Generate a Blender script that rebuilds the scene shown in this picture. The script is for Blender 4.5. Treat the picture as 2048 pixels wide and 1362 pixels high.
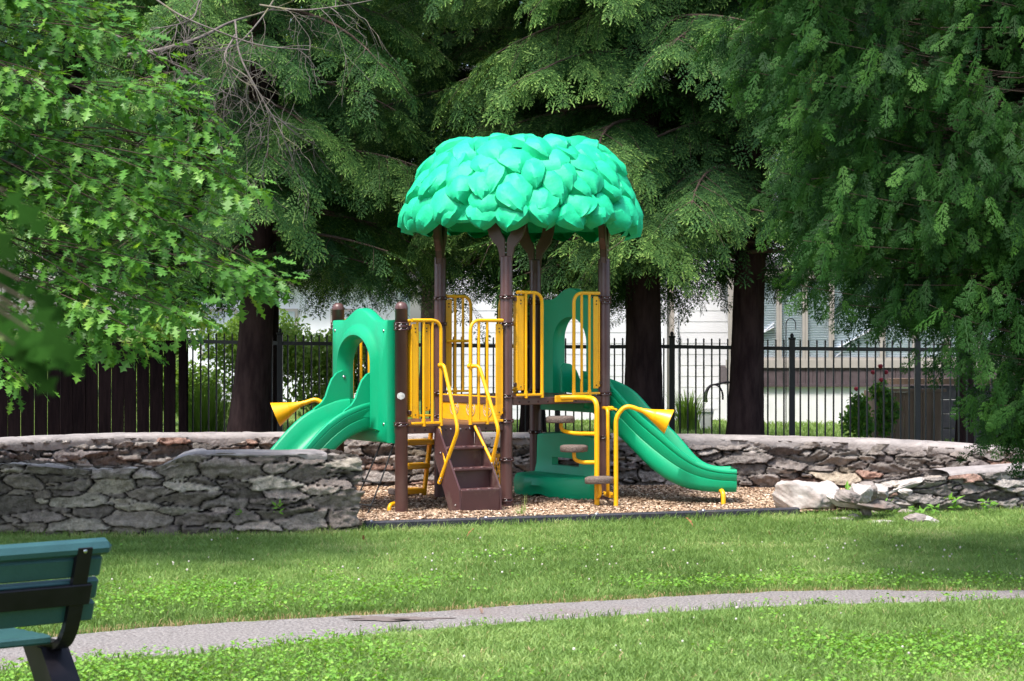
import bpy, bmesh, math, random
import numpy as np
from mathutils import Vector, Matrix
from mathutils.geometry import tessellate_polygon
R = math.radians
SC = bpy.context.scene
COL = SC.collection
for o in list(bpy.data.objects): bpy.data.objects.remove(o)
rng = np.random.default_rng(7); random.seed(7)

# ---------------------------------------------------------------- camera, sky, sun, exposure
F = 3910.0; CH = 1.65; HY = 650.0            # focal length (px of 2048), eye height, horizon row
cam_d = bpy.data.cameras.new('camera'); cam = bpy.data.objects.new('camera', cam_d); COL.objects.link(cam)
cam.location = (0, 0, CH); cam.rotation_euler = (R(90), 0, 0)
cam_d.sensor_width = 36; cam_d.lens = F/2048*36; cam_d.shift_y = -(681-HY)/2048
cam_d.clip_end = 1000
cam_d.dof.use_dof = True; cam_d.dof.focus_distance = 17.2; cam_d.dof.aperture_fstop = 7.0
SC.camera = cam
SUN_EL, SUN_AZ = 63.0, 36.0                   # light travels towards +y, slightly towards +x
world = bpy.data.worlds.new("World"); SC.world = world; world.use_nodes = True
wn = world.node_tree; wn.nodes.clear()
sky = wn.nodes.new('ShaderNodeTexSky'); sky.sky_type = 'NISHITA'; sky.sun_disc = False
sky.sun_elevation = R(SUN_EL); sky.sun_rotation = R(180+SUN_AZ); sky.dust_density = 3.0; sky.air_density = 1.0
bg = wn.nodes.new('ShaderNodeBackground'); bg.inputs[1].default_value = 0.15
wo = wn.nodes.new('ShaderNodeOutputWorld')
wn.links.new(sky.outputs[0], bg.inputs[0]); wn.links.new(bg.outputs[0], wo.inputs[0])
sl = bpy.data.lights.new('sun', 'SUN'); sl.energy = 2.35; sl.angle = R(10); sl.color = (1, .955, .89)
sun = bpy.data.objects.new('sun', sl); COL.objects.link(sun)
az = R(SUN_AZ); ldir = Vector((math.sin(az)*math.cos(R(SUN_EL)), math.cos(az)*math.cos(R(SUN_EL)), -math.sin(R(SUN_EL))))
sun.rotation_euler = ldir.to_track_quat('-Z', 'Y').to_euler()
SC.view_settings.view_transform = 'Standard'; SC.view_settings.look = 'None'
SC.view_settings.gamma = 1; SC.view_settings.exposure = 1.4
SC.render.engine = 'CYCLES'
SC.cycles.max_bounces = 7; SC.cycles.transparent_max_bounces = 4

# ---------------------------------------------------------------- helpers
def W(px, py, d): return Vector(((px-1024)/F*d, d, CH+(HY-py)/F*d))
def G(px, py, z=0.0):
    d = F*(CH-z)/(py-HY); return Vector(((px-1024)/F*d, d, z))
def hash2(i, j, seed):
    n = (i.astype(np.int64)*374761393 + j.astype(np.int64)*668265263 + seed*1274126177) & 0xffffffff
    n = ((n ^ (n >> 13))*1274126177) & 0xffffffff
    return ((n ^ (n >> 16)) & 0xffffff)/float(0xffffff)
def vnoise(x, y, seed=0):
    x = np.asarray(x, float); y = np.asarray(y, float)
    i = np.floor(x); j = np.floor(y); fx = x-i; fy = y-j
    fx = fx*fx*(3-2*fx); fy = fy*fy*(3-2*fy)
    a = hash2(i, j, seed); b = hash2(i+1, j, seed); c = hash2(i, j+1, seed); d = hash2(i+1, j+1, seed)
    return (a*(1-fx)+b*fx)*(1-fy)+(c*(1-fx)+d*fx)*fy
def fbm(x, y, seed=0, o=4):
    s = 0; a = .5
    for k in range(o): s = s+a*vnoise(x*2**k, y*2**k, seed+k*17); a *= .5
    return s/(1-.5**o)

def link(name, me, mat=None, parent=None):
    o = bpy.data.objects.new(name, me); COL.objects.link(o)
    if mat is not None and me is not None:
        for m in (mat if isinstance(mat, (list, tuple)) else [mat]): me.materials.append(m)
    if parent is not None: o.parent = parent
    return o
def tag(o, label=None, cat=None, group=None, kind=None):
    if label: o['label'] = label
    if cat: o['category'] = cat
    if group: o['group'] = group
    if kind: o['kind'] = kind
    return o
def empty(name, loc, label, cat, group=None, rz=0):
    o = bpy.data.objects.new(name, None); COL.objects.link(o)
    o.location = loc; o.rotation_euler = (0, 0, rz); o.empty_display_size = .2
    return tag(o, label, cat, group)
def fast_mesh(name, V, Fa, attrs=None, smooth=False, mat_idx=None):
    V = np.ascontiguousarray(V, dtype=np.float32); Fa = np.ascontiguousarray(Fa, dtype=np.int32)
    me = bpy.data.meshes.new(name); k = Fa.shape[1]
    me.vertices.add(len(V)); me.vertices.foreach_set('co', V.ravel())
    me.loops.add(Fa.size); me.loops.foreach_set('vertex_index', Fa.ravel())
    me.polygons.add(len(Fa)); me.polygons.foreach_set('loop_start', np.arange(0, Fa.size, k, dtype=np.int32))
    if mat_idx is not None: me.polygons.foreach_set('material_index', np.ascontiguousarray(mat_idx, dtype=np.int32))
    me.update(calc_edges=True)
    me.polygons.foreach_set('use_smooth', np.full(len(Fa), smooth))
    for n, a in (attrs or {}).items():
        a = np.ascontiguousarray(a, dtype=np.float32)
        if a.ndim == 1:
            at = me.attributes.new(n, 'FLOAT', 'POINT'); at.data.foreach_set('value', a)
        else:
            at = me.attributes.new(n, 'FLOAT_COLOR', 'POINT')
            at.data.foreach_set('color', np.concatenate([a, np.ones((len(a), 1), np.float32)], 1).ravel())
    return me

class MB:
    """collects shapes into one mesh"""
    def __init__(s): s.v = []; s.f = []; s.sm = []; s.attr = []
    def add(s, V, Fs, smooth=False, tint=0.5):
        b = len(s.v); s.v += [tuple(p) for p in V]; s.f += [tuple(i+b for i in f) for f in Fs]
        s.sm += [smooth]*len(Fs); s.attr += [tint]*len(V); return s
    def box(s, c, d, rot=None, tint=.5, bev=0):
        x, y, z = d[0]/2, d[1]/2, d[2]/2
        if bev:
            b = min(bev, x*.9, y*.9, z*.9)
            P = []; idx = {}
            for sx in (-1, 1):
                for sy in (-1, 1):
                    for sz in (-1, 1):
                        for a in range(3):
                            q = [sx*(x-b), sy*(y-b), sz*(z-b)]; q[a] = (sx*x, sy*y, sz*z)[a]
                            idx[(sx, sy, sz, a)] = len(P); P.append(q)
            Fs = []
            for a in range(3):
                o1, o2 = [(1, 2), (2, 0), (0, 1)][a]
                for sg in (-1, 1):
                    f = []
                    for (u, w) in ((-1, -1), (1, -1), (1, 1), (-1, 1)):
                        k = [0, 0, 0]; k[a] = sg; k[o1] = u; k[o2] = w; f.append(idx[(*k, a)])
                    Fs.append(f if sg > 0 else f[::-1])
            for a in range(3):
                o1, o2 = [(1, 2), (2, 0), (0, 1)][a]
                for u in (-1, 1):
                    for w in (-1, 1):
                        k0 = [0, 0, 0]; k0[a] = -1; k0[o1] = u; k0[o2] = w
                        k1 = list(k0); k1[a] = 1
                        f = [idx[(*k0, o1)], idx[(*k1, o1)], idx[(*k1, o2)], idx[(*k0, o2)]]
                        Fs.append(f if u*w < 0 else f[::-1])
            for sx in (-1, 1):
                for sy in (-1, 1):
                    for sz in (-1, 1):
                        f = [idx[(sx, sy, sz, a)] for a in range(3)]
                        Fs.append(f if sx*sy*sz > 0 else f[::-1])
        else:
            P = [(-x, -y, -z), (x, -y, -z), (x, y, -z), (-x, y, -z), (-x, -y, z), (x, -y, z), (x, y, z), (-x, y, z)]
            Fs = [(0, 3, 2, 1), (4, 5, 6, 7), (0, 1, 5, 4), (1, 2, 6, 5), (2, 3, 7, 6), (3, 0, 4, 7)]
        V = [Vector(p) for p in P]
        if rot is not None: V = [rot @ p for p in V]
        c = Vector(c); return s.add([p+c for p in V], Fs, False, tint)
    def bar(s, p0, p1, w, h, tint=.5, bev=0, up=(0, 0, 1)):
        p0 = Vector(p0); p1 = Vector(p1); x = (p1-p0); L = x.length; x.normalize()
        y = Vector(up).cross(x); y.normalize(); z = x.cross(y)
        M = Matrix((x, y, z)).transposed()
        return s.box((p0+p1)/2, (L, w, h), M, tint, bev)
    def tube(s, pts, r, n=10, cap=True, tint=.5, smooth=True):
        pts = [Vector(p) for p in pts]; m = len(pts)
        rs = r if isinstance(r, (list, tuple)) else [r]*m
        V = []; Fs = []; ref = None
        for i, p in enumerate(pts):
            t = (pts[min(i+1, m-1)]-pts[max(i-1, 0)]).normalized()
            if ref is None:
                ref = Vector((0, 0, 1)) if abs(t.z) < .9 else Vector((1, 0, 0))
            u = (ref-t*ref.dot(t)).normalized(); w = t.cross(u); ref = u
            for k in range(n):
                a = 2*math.pi*k/n; V.append(p+(u*math.cos(a)+w*math.sin(a))*rs[i])
        for i in range(m-1):
            for k in range(n):
                k2 = (k+1) % n; Fs.append((i*n+k, i*n+k2, (i+1)*n+k2, (i+1)*n+k))
        s.add(V, Fs, smooth, tint)
        if cap:
            s.add(V[:n], [tuple(range(n))[::-1]], False, tint); s.add(V[-n:], [tuple(range(n))], False, tint)
        return s
    def lathe(s, prof, c=(0, 0, 0), n=20, M=None, tint=.5, smooth=True):
        V = []; Fs = []; c = Vector(c)
        for (r, z) in prof:
            for k in range(n):
                a = 2*math.pi*k/n; p = Vector((r*math.cos(a), r*math.sin(a), z))
                if M is not None: p = M @ p
                V.append(p+c)
        for i in range(len(prof)-1):
            for k in range(n):
                k2 = (k+1) % n; Fs.append((i*n+k, i*n+k2, (i+1)*n+k2, (i+1)*n+k))
        return s.add(V, Fs, smooth, tint)
    def prism(s, poly, axis, d0, d1, tint=.5, fn=None):
        """poly: 2-D outline; axis 'x','y','z' = extrusion axis"""
        def P(a, b, d): return {'x': (d, a, b), 'y': (a, d, b), 'z': (a, b, d)}[axis]
        n = len(poly)
        V = [P(a, b, d0) for a, b in poly]+[P(a, b, d1) for a, b in poly]
        if fn: V = [fn(p) for p in V]
        tr = tessellate_polygon([[Vector((a, b, 0)) for a, b in poly]])
        Fs = [tuple(t) for t in tr]+[tuple(i+n for i in t[::-1]) for t in tr]
        Fs += [(i, (i+1) % n, (i+1) % n+n, i+n) for i in range(n)]
        return s.add(V, Fs, False, tint)
    def build(s, name, mat, parent=None, fixn=True, bevel=0):
        if name in ('bolt', 'bracket', 'clamp_lug', 'plank', 'bloom'):
            comp = list(range(len(s.v)))
            def find(a):
                while comp[a] != a: comp[a] = comp[comp[a]]; a = comp[a]
                return a
            for f in s.f:
                a = find(f[0])
                for i in f[1:]: comp[find(i)] = a
            gr = {}
            for fi, f in enumerate(s.f): gr.setdefault(find(f[0]), []).append(fi)
            if len(gr) > 1:
                for fs in gr.values():
                    vi = sorted({i for q in fs for i in s.f[q]}); mp = {v: k for k, v in enumerate(vi)}; m = MB()
                    m.v = [s.v[i] for i in vi]; m.f = [tuple(mp[i] for i in s.f[q]) for q in fs]; m.sm = [s.sm[q] for q in fs]; m.attr = [s.attr[i] for i in vi]
                    o = m.build(name, mat, parent, fixn)
                return o
        me = bpy.data.meshes.new(name); me.from_pydata(s.v, [], s.f); me.update()
        me.polygons.foreach_set('use_smooth', s.sm)
        at = me.attributes.new('tint', 'FLOAT', 'POINT'); at.data.foreach_set('value', s.attr)
        if fixn:
            bm = bmesh.new(); bm.from_mesh(me); bmesh.ops.recalc_face_normals(bm, faces=bm.faces); bm.to_mesh(me); bm.free()
        return link(name, me, mat, parent)

def rounded(pts, r=.05, n=5):
    pts = [Vector(p) for p in pts]; out = [pts[0]]
    for i in range(1, len(pts)-1):
        a, b, c = pts[i-1], pts[i], pts[i+1]
        d1 = (a-b); d2 = (c-b); k = min(r, d1.length*.48, d2.length*.48)
        p1 = b+d1.normalized()*k; p2 = b+d2.normalized()*k
        for j in range(n+1):
            t = j/n; out.append(p1*(1-t)**2+b*2*t*(1-t)+p2*t*t)
    out.append(pts[-1]); return out

# ---------------------------------------------------------------- materials
def new_mat(name):
    m = bpy.data.materials.new(name); m.use_nodes = True; nt = m.node_tree; nt.nodes.clear()
    out = nt.nodes.new('ShaderNodeOutputMaterial'); return m, nt, out
def N(nt, typ, **kw):
    n = nt.nodes.new(typ)
    for k, v in kw.items():
        if k.startswith('i_'):
            key = k[2:]; n.inputs[int(key) if key.isdigit() else key.replace('_', ' ')].default_value = v
        else: setattr(n, k, v)
    return n
def solid(name, c1, c2=None, rough=.5, scale=8, bump=0, bscale=60, spec=.5, coat=0, stretch=(1, 1, 1), attr=None, metallic=0, dirt=None, dscale=2.5):
    """c1/c2 mixed by noise (or by the attribute), fine bump"""
    m, nt, out = new_mat(name); L = nt.links
    b = N(nt, 'ShaderNodeBsdfPrincipled'); b.inputs['Roughness'].default_value = rough
    b.inputs['Specular IOR Level'].default_value = spec; b.inputs['Metallic'].default_value = metallic
    b.inputs['Coat Weight'].default_value = coat; b.inputs['Coat Roughness'].default_value = .15
    tc = N(nt, 'ShaderNodeTexCoord'); mp = N(nt, 'ShaderNodeMapping'); mp.inputs['Scale'].default_value = stretch
    L.new(tc.outputs['Object'], mp.inputs[0])
    c2 = c2 or tuple(x*.8 for x in c1)
    mix = N(nt, 'ShaderNodeMix', data_type='RGBA'); mix.inputs[6].default_value = (*c1, 1); mix.inputs[7].default_value = (*c2, 1)
    nz = N(nt, 'ShaderNodeTexNoise', i_Scale=scale, i_Detail=6.0, i_Roughness=.6); L.new(mp.outputs[0], nz.inputs[0])
    rp = N(nt, 'ShaderNodeMapRange'); rp.inputs[1].default_value = .35; rp.inputs[2].default_value = .65
    if attr:
        at = N(nt, 'ShaderNodeAttribute', attribute_name=attr)
        ad = N(nt, 'ShaderNodeMath', operation='MULTIPLY_ADD'); L.new(nz.outputs[0], ad.inputs[0]); ad.inputs[1].default_value = .5
        L.new(at.outputs['Fac'], ad.inputs[2])
        rp.inputs[1].default_value = .1; rp.inputs[2].default_value = 1.4
        L.new(ad.outputs[0], rp.inputs[0])
    else: L.new(nz.outputs[0], rp.inputs[0])
    L.new(rp.outputs[0], mix.inputs[0]); colout = mix.outputs[2]
    if dirt:
        nd = N(nt, 'ShaderNodeTexNoise', i_Scale=dscale, i_Detail=8.0, i_Roughness=.7); L.new(tc.outputs['Object'], nd.inputs[0])
        rd = N(nt, 'ShaderNodeMapRange'); rd.inputs[1].default_value = .52; rd.inputs[2].default_value = .72; rd.inputs[4].default_value = dirt[1]
        L.new(nd.outputs[0], rd.inputs[0])
        m2 = N(nt, 'ShaderNodeMix', data_type='RGBA'); L.new(colout, m2.inputs[6]); m2.inputs[7].default_value = (*dirt[0], 1)
        L.new(rd.outputs[0], m2.inputs[0]); colout = m2.outputs[2]
    L.new(colout, b.inputs['Base Color'])
    if bump:
        n2 = N(nt, 'ShaderNodeTexNoise', i_Scale=bscale, i_Detail=5.0); L.new(mp.outputs[0], n2.inputs[0])
        bp = N(nt, 'ShaderNodeBump', i_Strength=bump, i_Distance=.01); L.new(n2.outputs[0], bp.inputs['Height']); L.new(bp.outputs[0], b.inputs['Normal'])
    L.new(b.outputs[0], out.inputs[0]); return m
def leafmat(name, stops, rough=.5, transl=.3, gloss=.25):
    """leaf colour by the per-leaf attribute 'tint'"""
    m, nt, out = new_mat(name); L = nt.links
    at = N(nt, 'ShaderNodeAttribute', attribute_name='tint'); cr = N(nt, 'ShaderNodeValToRGB')
    el = cr.color_ramp.elements
    while len(el) < len(stops): el.new(.5)
    for e, (p, c) in zip(el, stops): e.position = p; e.color = (*c, 1)
    L.new(at.outputs['Fac'], cr.inputs[0])
    b = N(nt, 'ShaderNodeBsdfPrincipled'); b.inputs['Roughness'].default_value = rough; b.inputs['Specular IOR Level'].default_value = gloss
    L.new(cr.outputs[0], b.inputs['Base Color'])
    tr = N(nt, 'ShaderNodeBsdfTranslucent'); hs = N(nt, 'ShaderNodeHueSaturation', i_Value=1.3, i_Saturation=1.1); hs.inputs['Hue'].default_value = .48
    L.new(cr.outputs[0], hs.inputs['Color']); L.new(hs.outputs[0], tr.inputs[0])
    mx = N(nt, 'ShaderNodeMixShader'); mx.inputs[0].default_value = transl
    L.new(b.outputs[0], mx.inputs[1]); L.new(tr.outputs[0], mx.inputs[2]); L.new(mx.outputs[0], out.inputs[0]); return m

M = {}
M['brown'] = solid('brown_powder_coat', (.105, .048, .042), (.085, .038, .034), .38, 6, .05, 200, dirt=((.16, .12, .1), .35))
M['brown_plastic'] = solid('brown_moulded_plastic', (.085, .036, .036), (.07, .03, .03), .45, 5, .08, 150, dirt=((.2, .15, .12), .5), dscale=5)
M['collar'] = solid('dark_collar', (.06, .022, .02), (.05, .02, .018), .25, 10)
M['yellow'] = solid('yellow_powder_coat', (.90, .45, .004), (.86, .41, .004), .36, 5, .04, 150, dirt=((.5, .25, .03), .35), dscale=6)
M['green'] = solid('green_moulded_plastic', (.002, .37, .17), (.002, .33, .15), .4, 2, .1, 260, dirt=((.03, .24, .12), .45), spec=.4)
M['canopy'] = solid('bright_green_canopy_plastic', (.012, .52, .25), (.008, .46, .21),   .58, 4, 1.0, 11, dirt=((.03, .36, .19), .5), spec=.3)
M['steel'] = solid('bolt_steel', (.5, .5, .5), rough=.3, metallic=1)
M['pod'] = solid('pebbled_rubber', (.20, .155, .13), (.07, .05, .045), .9, 90, .8, 90)
M['plaque'] = solid('worn_plaque', (.6, .6, .58), (.35, .35, .35), .4, 60)
M['rope'] = solid('black_rope', (.02, .02, .022), rough=.8, bump=.5, bscale=200)
M['bark'] = solid('dark_hemlock_bark', (.042, .026, .026), (.018, .010, .011), .95, 14, 1.0, 22, stretch=(1, 1, .22), spec=.1)
M['twig'] = solid('brown_twig', (.09, .065, .05), (.05, .035, .03), .9, 12, .5, 60, spec=.1)
M['deadwood'] = solid('grey_dead_wood', (.19, .165, .15), (.10, .085, .08), .9, 9, .5, 60, dirt=((.16, .17, .03), .8), dscale=1.3, spec=.1)
M['iron'] = solid('black_iron', (.008, .008, .012), (.015, .014, .018), .45, 8)
M['fencewood'] = solid('dark_stained_boards', (.010, .006, .007), (.005, .003, .004), .95, 10, .5, 30, stretch=(3, 3, .3), spec=.04)
M['cement'] = solid('weathered_cement', (.34, .31, .30), (.22, .20, .195), .95, 5, .9, 38, dirt=((.22, .19, .18), .7), dscale=4, spec=.15)
M['edging'] = solid('black_plastic_edging', (.018, .018, .028), (.03, .03, .04), .55, 12, .3, 60, dirt=((.1, .08, .06), .5))
M['asphalt'] = solid('worn_asphalt', (.29, .27, .26), (.10, .09, .087), .95, 60, 1.0, 60, dirt=((.17, .13, .12), .6), dscale=1.4, spec=.15)
M['chips'] = leafmat('wood_chips', [(0, (.13, .07, .045)), (.4, (.30, .205, .135)), (.75, (.52, .385, .27)), (1, (.74, .61, .49))], .9, 0.0, .1)
M['chipbase'] = solid('wood_chip_litter', (.36, .22, .14), (.14, .075, .045), .95, 45, 1.0, 50, spec=.1)
M['grass'] = leafmat('grass_blades', [(0, (.09, .165, .035)), (.45, (.18, .30, .075)), (.8, (.30, .42, .13)), (.93, (.42, .46, .20)), (1, (.46, .31, .17))], .5, .35, .25)
M['clover'] = leafmat('clover_leaves', [(0, (.08, .20, .025)), (.6, (.16, .35, .045)), (1, (.30, .50, .10))], .5, .35, .25)
M['clover_flower'] = solid('white_clover_flower', (.62, .6, .52), (.42, .36, .3), .8, 80)
M['teal'] = solid('teal_painted_slats', (.022, .078, .08), (.016, .060, .064), .42, 6, .15, 60, stretch=(1, 1, 1), spec=.5)
M['blackmetal'] = solid('black_cast_metal', (.005, .004, .006), (.010, .008, .011), .4, 8, spec=.25)
M['whitepaint'] = solid('white_siding', (.78, .79, .83), (.70, .71, .76), .6, 2, spec=.3)
M['whitewash'] = solid('white_foundation', (.84, .83, .83), (.74, .73, .73), .8, 3, .3, 30)
M['tan'] = solid('tan_trim', (.42, .38, .35), (.36, .33, .30), .7, 5)
M['mauve'] = solid('brown_skirting_boards', (.10, .072, .08), (.07, .05, .055), .8, 6)
M['blind'] = solid('white_window_blind', (.66, .74, .82), (.58, .68, .78), .5, 3)
M['glass'] = solid('window_glass', (.25, .31, .36), (.42, .48, .52), .06, 1.5, spec=1.0)
M['roofing'] = solid('grey_shingles', (.22, .21, .22), (.15, .14, .15), .9, 20)
M['planter'] = solid('weathered_planks', (.27, .18, .13), (.17, .11, .08), .85, 5, .4, 30, stretch=(1, 1, .2))
M['block'] = solid('grey_concrete_blocks', (.13, .12, .13), (.08, .075, .085), .9, 8, .5, 40)
M['leaf_litter'] = solid('dry_leaf', (.45, .17, .07), (.3, .12, .06), .8, 30)
M['rock'] = solid('pale_rough_rock', (.50, .46, .43), (.28, .25, .23), .95, 6, 1.0, 25, dirt=((.36, .28, .25), .8), dscale=5, spec=.15)
M['rock_dark'] = solid('grey_rough_rock', (.30, .26, .24), (.15, .13, .12), .95, 6, 1.0, 25, dirt=((.32, .2, .16), .7), dscale=4, spec=.15)
M['rose'] = solid('red_rose', (.5, .02, .05), (.6, .06, .1), .6, 40)
M['oakleaf'] = leafmat('oak_leaves', [(0, (.04, .125, .022)), (.5, (.085, .235, .035)), (.85, (.17, .36, .05)), (1, (.30, .40, .07))], .45, .38, .3)
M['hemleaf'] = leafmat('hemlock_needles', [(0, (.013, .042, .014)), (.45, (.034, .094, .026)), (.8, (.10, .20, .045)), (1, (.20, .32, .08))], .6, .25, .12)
M['cedarleaf'] = leafmat('cedar_sprays', [(0, (.008, .028, .008)), (.5, (.022, .075, .013)), (.9, (.07, .175, .028)), (.97, (.13, .26, .04)), (1, (.33, .15, .05))], .55, .28, .12)
M['darkleaf'] = leafmat('dark_green_leaves', [(0, (.012, .035, .006)), (1, (.025, .085, .012))], .9, .15, .02)  # dark green, matt leaf colour for the near branch
M['farleaf'] = leafmat('far_foliage', [(0, (.09, .18, .03)), (.6, (.20, .34, .06)), (1, (.34, .46, .12))], .6, .4, .2)

def ground_mat():
    m, nt, out = new_mat('lawn_soil'); L = nt.links
    tc = N(nt, 'ShaderNodeTexCoord'); b = N(nt, 'ShaderNodeBsdfPrincipled'); b.inputs['Roughness'].default_value = .95; b.inputs['Specular IOR Level'].default_value = .1
    n1 = N(nt, 'ShaderNodeTexNoise', i_Scale=1.2, i_Detail=6.0); n2 = N(nt, 'ShaderNodeTexNoise', i_Scale=90.0, i_Detail=4.0)
    L.new(tc.outputs['Object'], n1.inputs[0]); L.new(tc.outputs['Object'], n2.inputs[0])
    c1 = N(nt, 'ShaderNodeValToRGB'); e = c1.color_ramp.elements; e[0].position = .35; e[0].color = (.065, .12, .02, 1); e[1].position = .68; e[1].color = (.15, .20, .045, 1)
    L.new(n1.outputs[0], c1.inputs[0])
    mx = N(nt, 'ShaderNodeMix', data_type='RGBA', blend_type='MULTIPLY'); mx.inputs[0].default_value = .7
    c2 = N(nt, 'ShaderNodeValToRGB'); e = c2.color_ramp.elements; e[0].position = .3; e[0].color = (.3, .3, .3, 1); e[1].position = .7; e[1].color = (1.3, 1.3, 1.2, 1)
    L.new(n2.outputs[0], c2.inputs[0]); L.new(c1.outputs[0], mx.inputs[6]); L.new(c2.outputs[0], mx.inputs[7]); L.new(mx.outputs[2], b.inputs['Base Color'])
    bp = N(nt, 'ShaderNodeBump', i_Strength=.8, i_Distance=.03); L.new(n2.outputs[0], bp.inputs['Height']); L.new(bp.outputs[0], b.inputs['Normal'])
    L.new(b.outputs[0], out.inputs[0]); return m
M['ground'] = ground_mat()
def stone_mat():
    m, nt, out = new_mat('rubble_stone'); L = nt.links
    at = N(nt, 'ShaderNodeAttribute', attribute_name='Col'); tc = N(nt, 'ShaderNodeTexCoord')
    b = N(nt, 'ShaderNodeBsdfPrincipled'); b.inputs['Roughness'].default_value = .93; b.inputs['Specular IOR Level'].default_value = .15
    n1 = N(nt, 'ShaderNodeTexNoise', i_Scale=16.0, i_Detail=9.0, i_Roughness=.7); L.new(tc.outputs['Object'], n1.inputs[0])
    r = N(nt, 'ShaderNodeMapRange'); r.inputs[1].default_value = .3; r.inputs[2].default_value = .7; r.inputs[3].default_value = .45; r.inputs[4].default_value = 1.5
    L.new(n1.outputs[0], r.inputs[0])
    mx = N(nt, 'ShaderNodeVectorMath', operation='SCALE'); L.new(at.outputs['Color'], mx.inputs[0]); L.new(r.outputs[0], mx.inputs['Scale'])
    n3 = N(nt, 'ShaderNodeTexNoise', i_Scale=7.0, i_Detail=8.0, i_Roughness=.75); L.new(tc.outputs['Object'], n3.inputs[0])
    r3 = N(nt, 'ShaderNodeMapRange'); r3.inputs[1].default_value = .58; r3.inputs[2].default_value = .70; r3.inputs[4].default_value = .5; L.new(n3.outputs[0], r3.inputs[0])
    ml = N(nt, 'ShaderNodeMix', data_type='RGBA'); ml.inputs[7].default_value = (.36, .34, .29, 1); L.new(r3.outputs[0], ml.inputs[0]); L.new(mx.outputs[0], ml.inputs[6])
    L.new(ml.outputs[2], b.inputs['Base Color'])
    n2 = N(nt, 'ShaderNodeTexNoise', i_Scale=32.0, i_Detail=9.0, i_Roughness=.72); L.new(tc.outputs['Object'], n2.inputs[0])
    bp = N(nt, 'ShaderNodeBump', i_Strength=1.0, i_Distance=.045); L.new(n2.outputs[0], bp.inputs['Height']); L.new(bp.outputs[0], b.inputs['Normal'])
    L.new(b.outputs[0], out.inputs[0]); return m
M['stone'] = stone_mat()

# ---------------------------------------------------------------- ground, path
xs = np.concatenate([[-400, -100, -40, -20], np.linspace(-12, 12, 49), [20, 40, 100, 400]])
ys = np.concatenate([[-60, -20, 0], np.linspace(4, 40, 73), [50, 80, 150, 500]])
gx, gy = np.meshgrid(xs, ys); gz = np.zeros_like(gx)
V = np.stack([gx, gy, gz], -1).reshape(-1, 3); nx = len(xs)
ii, jj = np.meshgrid(np.arange(nx-1), np.arange(len(ys)-1)); k = (jj*nx+ii).ravel()
ground = link('lawn', fast_mesh('lawn', V, np.stack([k, k+1, k+nx+1, k+nx], 1)), M['ground']); tag(ground, kind='structure')

path_px = [(-500, 1372, 1440), (-200, 1318, 1370), (0, 1287, 1337), (200, 1262, 1316), (400, 1247, 1303), (520, 1240, 1290), (640, 1235, 1276), (760, 1230, 1262),
           (860, 1224, 1253), (1000, 1213, 1243), (1150, 1205, 1232), (1300, 1196, 1222), (1450, 1189, 1213), (1600, 1182, 1206), (1750, 1181, 1202), (1900, 1183, 1198), (2048, 1182, 1191), (2300, 1182, 1189), (2900, 1184, 1190)]
pt = [G(a, b) for a, b, c in path_px]; pb = [G(a, c+7) for a, b, c in path_px]
def smooth_line(P, n):
    P = np.array([tuple(p) for p in P]); s = np.r_[0, np.cumsum(np.linalg.norm(np.diff(P, axis=0), axis=1))]
    t = np.linspace(0, s[-1], n); return np.stack([np.interp(t, s, P[:, k]) for k in range(P.shape[1])], 1)
A = smooth_line(pt, 500); B = smooth_line(pb, 500)
A[:, 1] += .07*(fbm(A[:, 0]*5, A[:, 0]*0, 3)-.5)+.03*(vnoise(A[:, 0]*30, 0*A[:, 0], 9)-.5); B[:, 1] += .07*(fbm(B[:, 0]*5, B[:, 0]*0, 5)-.5)+.03*(vnoise(B[:, 0]*30, 0*B[:, 0], 8)-.5)
rows = 13; P = []
for r_ in range(rows):
    t = r_/(rows-1); q = B*(1-t)+A*t
    hole = np.exp(-((q[:, 0]+.63)/.13)**2-((q[:, 1]-10.83)/.06)**2)
    q = q.copy(); q[:, 2] = .012*math.sin(math.pi*t)**.5+.008*(fbm(q[:, 0]*3, q[:, 1]*3, 6)-.5)+.004-.006*hole; 
    if r_ in (0, rows-1): q[:, 2] = -.004
    P.append(q)
V = np.concatenate(P); n = 500
ii, jj = np.meshgrid(np.arange(n-1), np.arange(rows-1)); k = (jj*n+ii).ravel()
path = link('path', fast_mesh('path', V, np.stack([k, k+1, k+n+1, k+n], 1), smooth=True), M['asphalt']); tag(path, kind='structure')
stv = []; 
for k in range(40):
    a = 2*math.pi*k/40; rr = 1+.35*math.sin(3*a+1)*.5+.25*math.sin(7*a); stv.append((-.66+.26*rr*math.cos(a), 10.86+.075*rr*math.sin(a), .0205))
stv2 = [(-.62+.05*math.cos(a)*(1+.3*math.sin(3*a)), 10.80+.016*math.sin(a)*(1+.3*math.sin(2*a)), .0265) for a in np.linspace(0, 2*math.pi, 24, endpoint=False)]
for nm_, vv_, c_ in (('dirt_patch', stv, 'dirt'), ('pothole', stv2, 'hole')):
    M[c_] = solid(nm_, (.17, .14, .13) if c_ == 'dirt' else (.035, .025, .022), rough=.95, scale=30, spec=.05)
    tag(MB().add(vv_, [tuple(range(len(vv_)))]).build(nm_, M[c_], fixn=False), kind='structure')
def on_path(x, y, pad=0.0):
    o = np.argsort(A[:, 0]); ya = np.interp(x, A[o, 0], A[o, 1]); o = np.argsort(B[:, 0]); yb = np.interp(x, B[o, 0], B[o, 1])
    return (y < ya-pad) & (y > yb+pad)

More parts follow.
